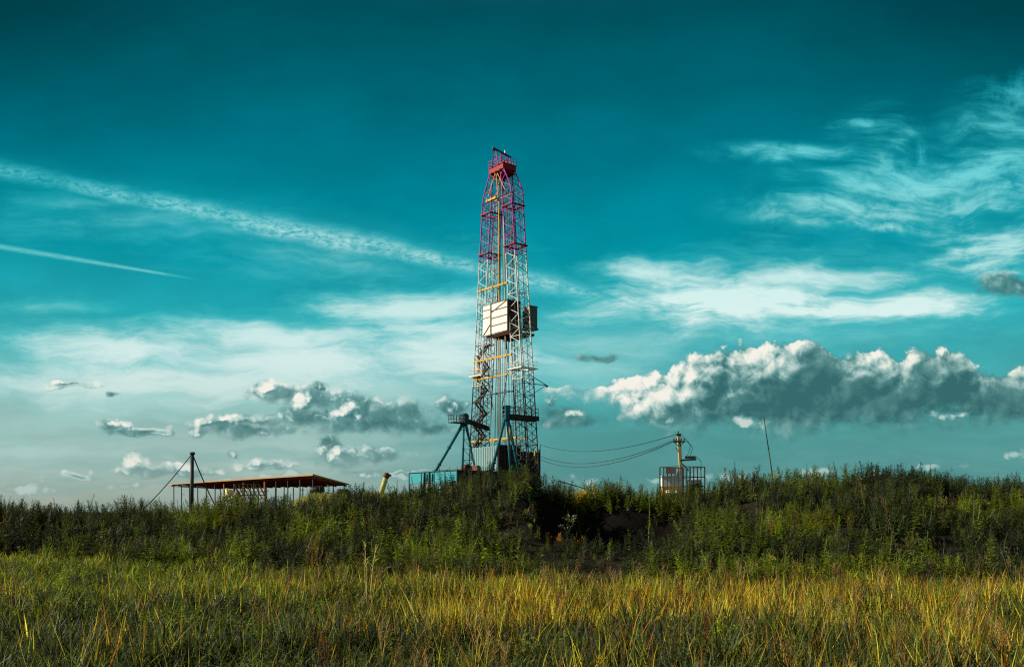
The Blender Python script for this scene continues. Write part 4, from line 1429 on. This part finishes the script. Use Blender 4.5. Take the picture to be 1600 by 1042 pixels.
# ------------------------------------------------------------------ utility pole, wires, cage, mast on the right
def build_power():
    Y = 74.0
    S = Y / FOC
    base = at(1067.0, 772, Y)
    P = empty('utility_pole', base)
    tag(P, 'leaning utility pole with crossarm and switch rack behind the cage', 'utility pole')
    o = lambda px, row, dy=0.0: at(px, row, Y + dy) - base
    top = o(1060.5, 680)
    m = MB()
    bt = o(1067.5, 790)
    m.beam(bt, top, .25, .30)
    m.build('post', M['concrete'], P)
    t = MB().box(tuple(top + Vector((-.17, -.15, -.05))), tuple(top + Vector((.17, .15, .14))))
    t.build('pole_cap', M['steel'], P)
    ins = lambda p: MB().tube(p, p + Vector((0, 0, .10)), .025, n=6).tube(p + Vector((0, 0, .08)), p + Vector((0, 0, .15)), .09, .05, n=8).tube(p + Vector((0, 0, .15)), p + Vector((0, 0, .23)), .065, .03, n=8)
    io = ins(top + Vector((-.05, 0, .13))).build('insulator', M['insul'], P)
    c = MB().beam(o(1052, 690.0, -.2), o(1070, 690.0, -.2), .10, .12)
    c.beam(o(1053, 690, -.2), o(1060, 697, -.2), .05, .06); c.beam(o(1069, 690, -.2), o(1062.5, 697, -.2), .05, .06)
    ca = c.build('crossarm', M['steel'], P)
    for px in (1053.2, 1057, 1065, 1069):
        ins(o(px, 689, -.2)).build('insulator', M['insul'], ca)
    r = MB().beam(o(1063, 719, -.2), o(1088, 717.5, -.2), .12, .14)
    r.beam(o(1063, 719, .7), o(1088, 717.5, .7), .12, .14)
    for px in (1066, 1077, 1087):
        r.beam(o(px, 718, -.2), o(px, 718, .7), .08, .08)
    ra = r.build('switch_rack', M['steel'], P)
    for px in (1071, 1074.5, 1078, 1082, 1086.5):
        for dy in (-.15, .6):
            ins(o(px, 716.5, dy)).build('insulator', M['insul'], ra)
    MB().box(tuple(o(1071, 716, .1)), tuple(o(1085, 712.5, .3))).build('switch_box', M['steel'], ra)
    MB().beam(o(1064, 722, 0), o(1076, 735, .2), .07, .07).build('strut', M['steel'], P)
    MB().beam(o(1056.0, 699, -.1), o(1061.6, 708, -.1), .06, .06).build('strut', M['steel'], P)
    def curve(a, b, sag, n=10, side=0.0):
        return [a.lerp(b, k / n) + Vector((side * math.sin(math.pi * k / n), 0, -sag * math.sin(math.pi * k / n))) for k in range(n + 1)]
    for a, b, s in ((o(1064, 680), o(1071, 716, .2), .75), (o(1070, 688, -.2), o(1075, 716, .3), .65), (o(1088, 714, .2), o(1094, 733, .8), .3)):
        MB().path(curve(a, b, -.12, side=s * .75), .022, n=4).build('jumper_wire', M['cable'], P)
    # overhead wires to the derrick
    labs = ['upper overhead wire running from the utility pole top to the derrick', 'middle overhead wire sagging between the crossarm and the derrick foot', 'lowest overhead wire sagging between the crossarm and the derrick foot']
    for (p0, r0), (p1, r1), sag, lab in (((1059.5, 677.5), (843, 694), 1.25, labs[0]), ((1053, 687.5), (845, 713), 1.45, labs[1]), ((1057, 687.5), (845, 718), 1.6, labs[2])):
        a, b = at(p0, r0, Y), at(p1, r1, 129)
        pts = []
        for k in range(25):
            t = k / 24
            pts.append(a.lerp(b, t) - Vector((0, 0, sag * 4 * t * (1 - t))) - a)
        w = MB().path(pts, .032, n=4).build('overhead_wire', M['cable'])
        w.location = a
        tag(w, lab, 'wire', 'overhead wires')
    # cage
    Yc = 71.0
    gb = at(1066, 775, Yc)
    G = empty('transformer_cage', gb)
    tag(G, 'barred steel cage with a dark sign around the foot of the utility pole', 'cage')
    oc = lambda px, row, dy=0.0: at(px, row, Yc + dy) - gb
    cs = [oc(1031, 776, .6), oc(1066, 776, -.4), oc(1101, 776, .5), oc(1068, 776, 2.6)]
    zt = oc(1066, 729).z
    for i in range(4):
        a, b = cs[i], cs[(i + 1) % 4]
        m = MB()
        n = 6
        for k in range(n):
            p = a.lerp(b, k / n)
            m.tube((p.x, p.y, -1), (p.x, p.y, zt), .055 if k == 0 else .036, n=5)
        for h in (1.0, .66, .33, .1):
            q = zt * h + (0 if h == 1 else 0)
            m.tube((a.x, a.y, q), (b.x, b.y, q), .042, n=4)
        m.build('bar_panel', M['steel'], G)
    sg = MB()
    a, b = cs[0], cs[1]
    p, q = a.lerp(b, .26), a.lerp(b, .68)
    z0, z1 = oc(0, 740).z, oc(0, 730.5).z
    sg.hexa([(p.x, p.y - .11, z0), (q.x, q.y - .11, z0), (q.x, q.y - .06, z0), (p.x, p.y - .06, z0), (p.x, p.y - .11, z1), (q.x, q.y - .11, z1), (q.x, q.y - .06, z1), (p.x, p.y - .06, z1)])
    sg.build('sign_plate', M['brown'], G)
    # transformer and pump inside the cage
    Tb = at(1084, 775, Yc + 1.0)
    T = empty('transformer', Tb)
    tag(T, 'pale transformer with rusty cooling fins inside the cage', 'transformer')
    m = MB().box((-.5, -.35, -.9), (.5, .35, 1.25))
    m.box((-.56, -.4, 1.253), (.56, .4, 1.32))
    m.build('tank', M['white'], T)
    m = MB()
    for k in range(7):
        m.box((-.48 + k * .15, -.55, -.6), (-.44 + k * .15, -.353, 1.0))
    m.build('cooling_fin', M['rust'], T)
    for x in (-.3, 0, .3):
        MB().tube((x, 0, 1.32), (x, 0, 1.6), .06, .03, n=8).build('bushing', M['insul'], T)
    Pb = at(1049, 775, Yc + .9)
    Q = empty('pump_unit', Pb)
    tag(Q, 'orange pump unit with an added pale cover, half hidden by weeds inside the cage', 'pump')
    m = MB().box((-.75, -.35, -.9), (.75, .35, .75))
    m.build('housing', M['yellow'], Q)
    m = MB().box((-.78, -.2, .753), (.78, .38, 1.55)).box((-.82, -.24, 1.553), (.82, .42, 1.62))
    m.build('cover', M['cream'], Q)  # pale cover added as a bright backdrop behind the bars
    m = MB().tube((-.5, -.5, .32), (.25, -.5, .32), .15, n=12).tube((.25, -.5, .32), (.4, -.5, .32), .2, n=12)
    m.build('motor', M['white'], Q)
    MB().tube((.5, 0, 1.62), (.5, 0, 1.95), .07, n=8).build('exhaust_pipe', M['rust'], Q)

def build_mast():
    Y = 48.0
    t, b = at(1193.3, 651, Y), at(1206.5, 740, Y)
    d = t - b
    P = empty('thin_mast', b - d * .25)
    e = d * 1.25
    m = MB().tube((0, 0, 0), e * .55, .036, .032, n=8)
    m.tube(e * .55, e, .027, .022, n=8)
    m.build('mast', M['steel'], P)
    MB().tube(e * .54, e * .56, .042, n=8).build('joint_sleeve', M['steel'], P)
    tag(P, 'thin bare mast leaning above the weeds right of the cage', 'mast')

build_canopy()
build_guyed_pole()
build_power()
build_mast()

# ------------------------------------------------------------------ plants that stand out one by one
def plant(name, px, Y, tmpl, scale, cols, label, cat='plant', group=None, dz=0.0, lean=0.0, X=None, flower=None, rotz=None):
    V, F, J, Pt = tmpl
    x = (px - 800) / FOC * Y if X is None else X
    base = Vector((x, Y, float(terrain(x, Y)) - 0.03 + dz))
    R = empty(name, base, U(0, 6.28) if rotz is None else rotz)
    R.rotation_euler.y = lean
    if lean: R.rotation_euler.z = 0
    names = ('stem', 'foliage')
    mats = (M['stem'], M['leaf'])
    tone = np.zeros((len(V), 3))
    for k in range(3):
        tone[np.unique(F[Pt == k])] = cols[k] if k < len(cols) else cols[-1]
    for k in range(2):
        sel = (Pt == 0) if k == 0 else (Pt > 0)          # buds and leaves make up the foliage
        if not sel.any(): continue
        idx = np.unique(F[sel])
        remap = np.zeros(len(V), dtype=int); remap[idx] = np.arange(len(idx))
        np_mesh(names[k], V[idx] * scale, remap[F[sel]], np.zeros((0, 3)), tone[idx] * J[idx][:, None], mats[k], R)
    tag(R, label, cat, group)
    return R

def merge_t(*ts):
    Vs, Fs, Js, Ps = [], [], [], []
    b = 0
    for (V, F, J, P), off, s in ts:
        Vs.append(V * s + np.array(off)); Fs.append(F + b); Js.append(J); Ps.append(P); b += len(V)
    return np.concatenate(Vs), np.concatenate(Fs), np.concatenate(Js), np.concatenate(Ps)

def fit(px, Y, row_top):
    """height a plant at (px, Y) needs so that it reaches a photo row"""
    x = (px - 800) / FOC * Y
    return EYE + (HOR - row_top) / FOC * Y - float(terrain(x, Y))

def hgt(t): return float(t[0][:, 2].max())

random.seed(23)
G1, G2, G3 = (0.15, 0.20, 0.03), (0.09, 0.12, 0.03), (0.035, 0.045, 0.028)
def one(name, px, Y, row, t, cols, label, cat='weed', **k):
    h = fit(px, Y, row)
    if not k.get('lean'):
        V = t[0].copy(); i = int(V[:, 2].argmax()); V[:, :2] -= V[:, 2:3] / V[i, 2] * V[i, :2][None]; t = (V,) + tuple(t[1:])
    return plant(name, px, Y, t, max(.25, h) / hgt(t), cols, label, cat, **k)

one('spire_weed', 1014, 26.0, 783, p_spire(1.3), [G1, G1], 'tall pale green spire weed in front of the dark hollow')
one('budding_weed', 829, 26.3, 819, merge_t((p_umbel(1.0, 12), (0, 0, 0), 1), (p_umbel(1.0, 10), (.22, .05, 0), .95), (p_umbel(.9, 9), (-.22, 0, 0), .9)), [(.18, .21, .04), (.24, .28, .04), (.85, .80, .30)], 'weed clump with pale yellow buds at the left edge of the dark hollow', 'flowering weed')
one('pale_herb', 888, 27.0, 801, p_umbel(.8, 7), [(.10, .12, .05), (.12, .15, .07), (.30, .32, .20)], 'small pale green herb alone against the dark bank')
one('withered_bush', 876, 26.6, 829, merge_t((p_dry(.8, 10), (0, 0, 0), 1), (p_nettle(.6), (.15, 0, 0), .9), (p_dry(.8, 8), (.35, .1, 0), .9), (p_nettle(.6), (-.2, .1, 0), .8)), [(.44, .16, .03), (.60, .20, .03), (.6, .24, .04)], 'withered orange-brown bush low in the dark hollow', 'bush')
one('withered_bush', 901, 27.4, 828, merge_t((p_dry(.7, 7), (0, 0, 0), 1), (p_nettle(.5), (.1, 0, 0), .9)), [(.5, .26, .03), (.62, .34, .03), (.6, .34, .04)], 'small yellow-brown withered bush beside the orange-brown one', 'bush')
one('yellow_shrub', 905, 34.4, 758, merge_t((p_nettle(.6), (0, 0, 0), 1), (p_nettle(.6), (.35, 0, 0), 1.0), (p_umbel(.7, 8), (.2, 0, 0), .8), (p_nettle(.5), (-.3, 0, 0), .8)), [(.40, .30, .03), (.75, .56, .03), (.8, .62, .05)], 'yellow shrub on the crest above the dark hollow', 'shrub')
one('yellow_shrub', 925, 34.6, 757, merge_t((p_nettle(.6), (0, 0, 0), 1), (p_umbel(.7, 10), (.1, 0, 0), .9)), [(.44, .26, .03), (.80, .48, .03), (.85, .56, .05)], 'smaller orange-yellow shrub at the right end of the crest yellow patch', 'shrub')
def bushy(n, r, h, fam, seed):
    random.seed(seed)
    L = []
    for k in range(n):
        a = U(0, 6.28); q = r * math.sqrt(random.random())
        L.append((random.choice(LIB[fam]), (math.cos(a) * q, math.sin(a) * q * .7, 0), h * (1 - .45 * (q / r) ** 2) * U(.8, 1.1)))
    return merge_t(*L)
one('round_bush', 955, 34.2, 750, bushy(16, .55, .8, 'net', 3), [(.03, .035, .02), (.040, .048, .028)], 'dark rounded bush on the crest right of the yellow shrubs', 'bush')
one('round_bush', 800, 30.5, 742, bushy(46, 1.25, 1.0, 'mug', 4), [(.06, .08, .03), (.085, .115, .032)], 'large green bush rising in front of the derrick foot', 'bush')
one('round_bush', 752, 30.0, 752, bushy(26, .8, 1.0, 'mug', 5), [(.06, .08, .03), (.11, .14, .028)], 'fresh green bush below the turquoise base corner', 'bush')
one('round_bush', 1427, 33.5, 729, bushy(34, 1.0, 1.0, 'mug', 6), [(.03, .04, .02), (.042, .056, .026)], 'dark bush forming the highest hump of the crest', 'bush')
one('round_bush', 1135, 24.5, 792, bushy(30, .8, .9, 'mug', 8), [(.10, .13, .03), (.15, .19, .025)], 'bright yellow-green bush in front of the bank below the cage', 'bush')
one('round_bush', 1302, 27.0, 790, bushy(20, .7, .8, 'net', 9), [(.10, .10, .02), (.16, .17, .02)], 'olive yellow bush half way up the bank', 'bush')
one('spire_weed', 1408, 25.5, 800, p_spire(1.2), [G1, (.17, .21, .04)], 'lone pale spire weed leaning on the bank below the highest hump', lean=.12)
one('spire_weed', 1191, 25.0, 789, p_spire(1.2), [G1, (.14, .18, .03)], 'bright green spire weed right of the yellow-green bush')
one('dark_spire', 1260, 34.0, 722, p_spire(1.3), [G3, G3], 'dark narrow spire on the crest right of the thin mast')
one('dark_spire', 1371, 34.0, 720, p_umbel(1.3, 5), [G3, G3, (.04, .04, .03)], 'tall thin branched dark weed against the sky before the highest hump')
one('dark_spire', 1413, 34.2, 721, p_mugwort(1.3, 1.6), [G3, G3], 'dark pointed weed on top of the highest hump, first of a pair')
one('dark_spire', 1439, 34.2, 720, p_mugwort(1.3, 1.6), [G3, G3], 'second dark pointed weed on the highest hump, nearer the frame edge')
one('dark_spire', 853, 33.6, 733, p_spire(1.3), [G3, G3], 'dark spire weed beside the rusty windbreak side')
one('dark_spire', 884, 33.8, 752, p_mugwort(1.1), [(.16, .2, .05), (.18, .22, .05)], 'pale green weed on the crest between the bush and the yellow shrubs')
one('dark_spire', 185, 34.0, 776, p_mugwort(1.2, 1.4), [G3, G3], 'dark pointed weed on the low crest, left of the guy wire foot')
one('dark_spire', 122, 34.0, 778, p_spire(1.2), [G3, G3], 'dark weed tip sticking up alone near the low crest end')
one('leaning_stalk', 1526, 26.0, 778, p_dry(1.2, 2), [(.26, .24, .10), (.2, .2, .1), (.26, .24, .1)], 'pale leaning dry stalk before the dark crest end', lean=.25)
one('green_stalk', 1203, 15.5, 862, merge_t((p_dry(1.0, 1, False), (0, 0, 0), 1), (p_umbel(.28, 6), (.02, 0, .82), .7)), [(.26, .32, .06), (.26, .30, .04), (.5, .45, .08)], 'tall single green stalk with a yellow tuft on top in the meadow', 'stalk')
one('dry_stalks', 573, 15.0, 838, p_dry(1.3, 3, True), [(.46, .42, .12), (.4, .36, .1), (.46, .4, .12)], 'pale yellow forked dry stalks standing tall in the meadow', 'dry stalks')
one('dry_stalks', 497, 15.5, 822, merge_t((p_dry(1.3, 7), (0, 0, 0), 1), (p_dry(1.2, 5), (.15, 0, 0), .9)), [(.50, .30, .06), (.46, .26, .05), (.5, .32, .07)], 'orange-yellow bunch of tall dry stalks beside the pale forked ones', 'dry stalks')
one('dry_stalks', 1328, 10.5, 935, p_dry(1.0, 6), [(.52, .40, .09), (.5, .36, .08), (.5, .4, .1)], 'yellow dry stalks bunched in the near meadow below the dark crest', 'dry stalks')
one('dry_stalks', 762, 9.2, 950, p_dry(1.0, 6), [(.46, .27, .06), (.4, .22, .05), (.44, .28, .07)], 'brown-orange dry stalks bunched in the near meadow below the derrick', 'dry stalks')
one('dry_stalks', 22, 13.0, 880, p_dry(1.0, 4), [(.24, .13, .05), (.24, .13, .05), (.24, .14, .05)], 'brown dry stalks at the edge of the meadow below the low crest', 'dry stalks')
one('red_dock', 1106, 8.6, 952, p_spire(1.0), [(.50, .045, .03), (.22, .05, .03)], 'dark red dock plant with a red stem in the near meadow', 'dock plant')
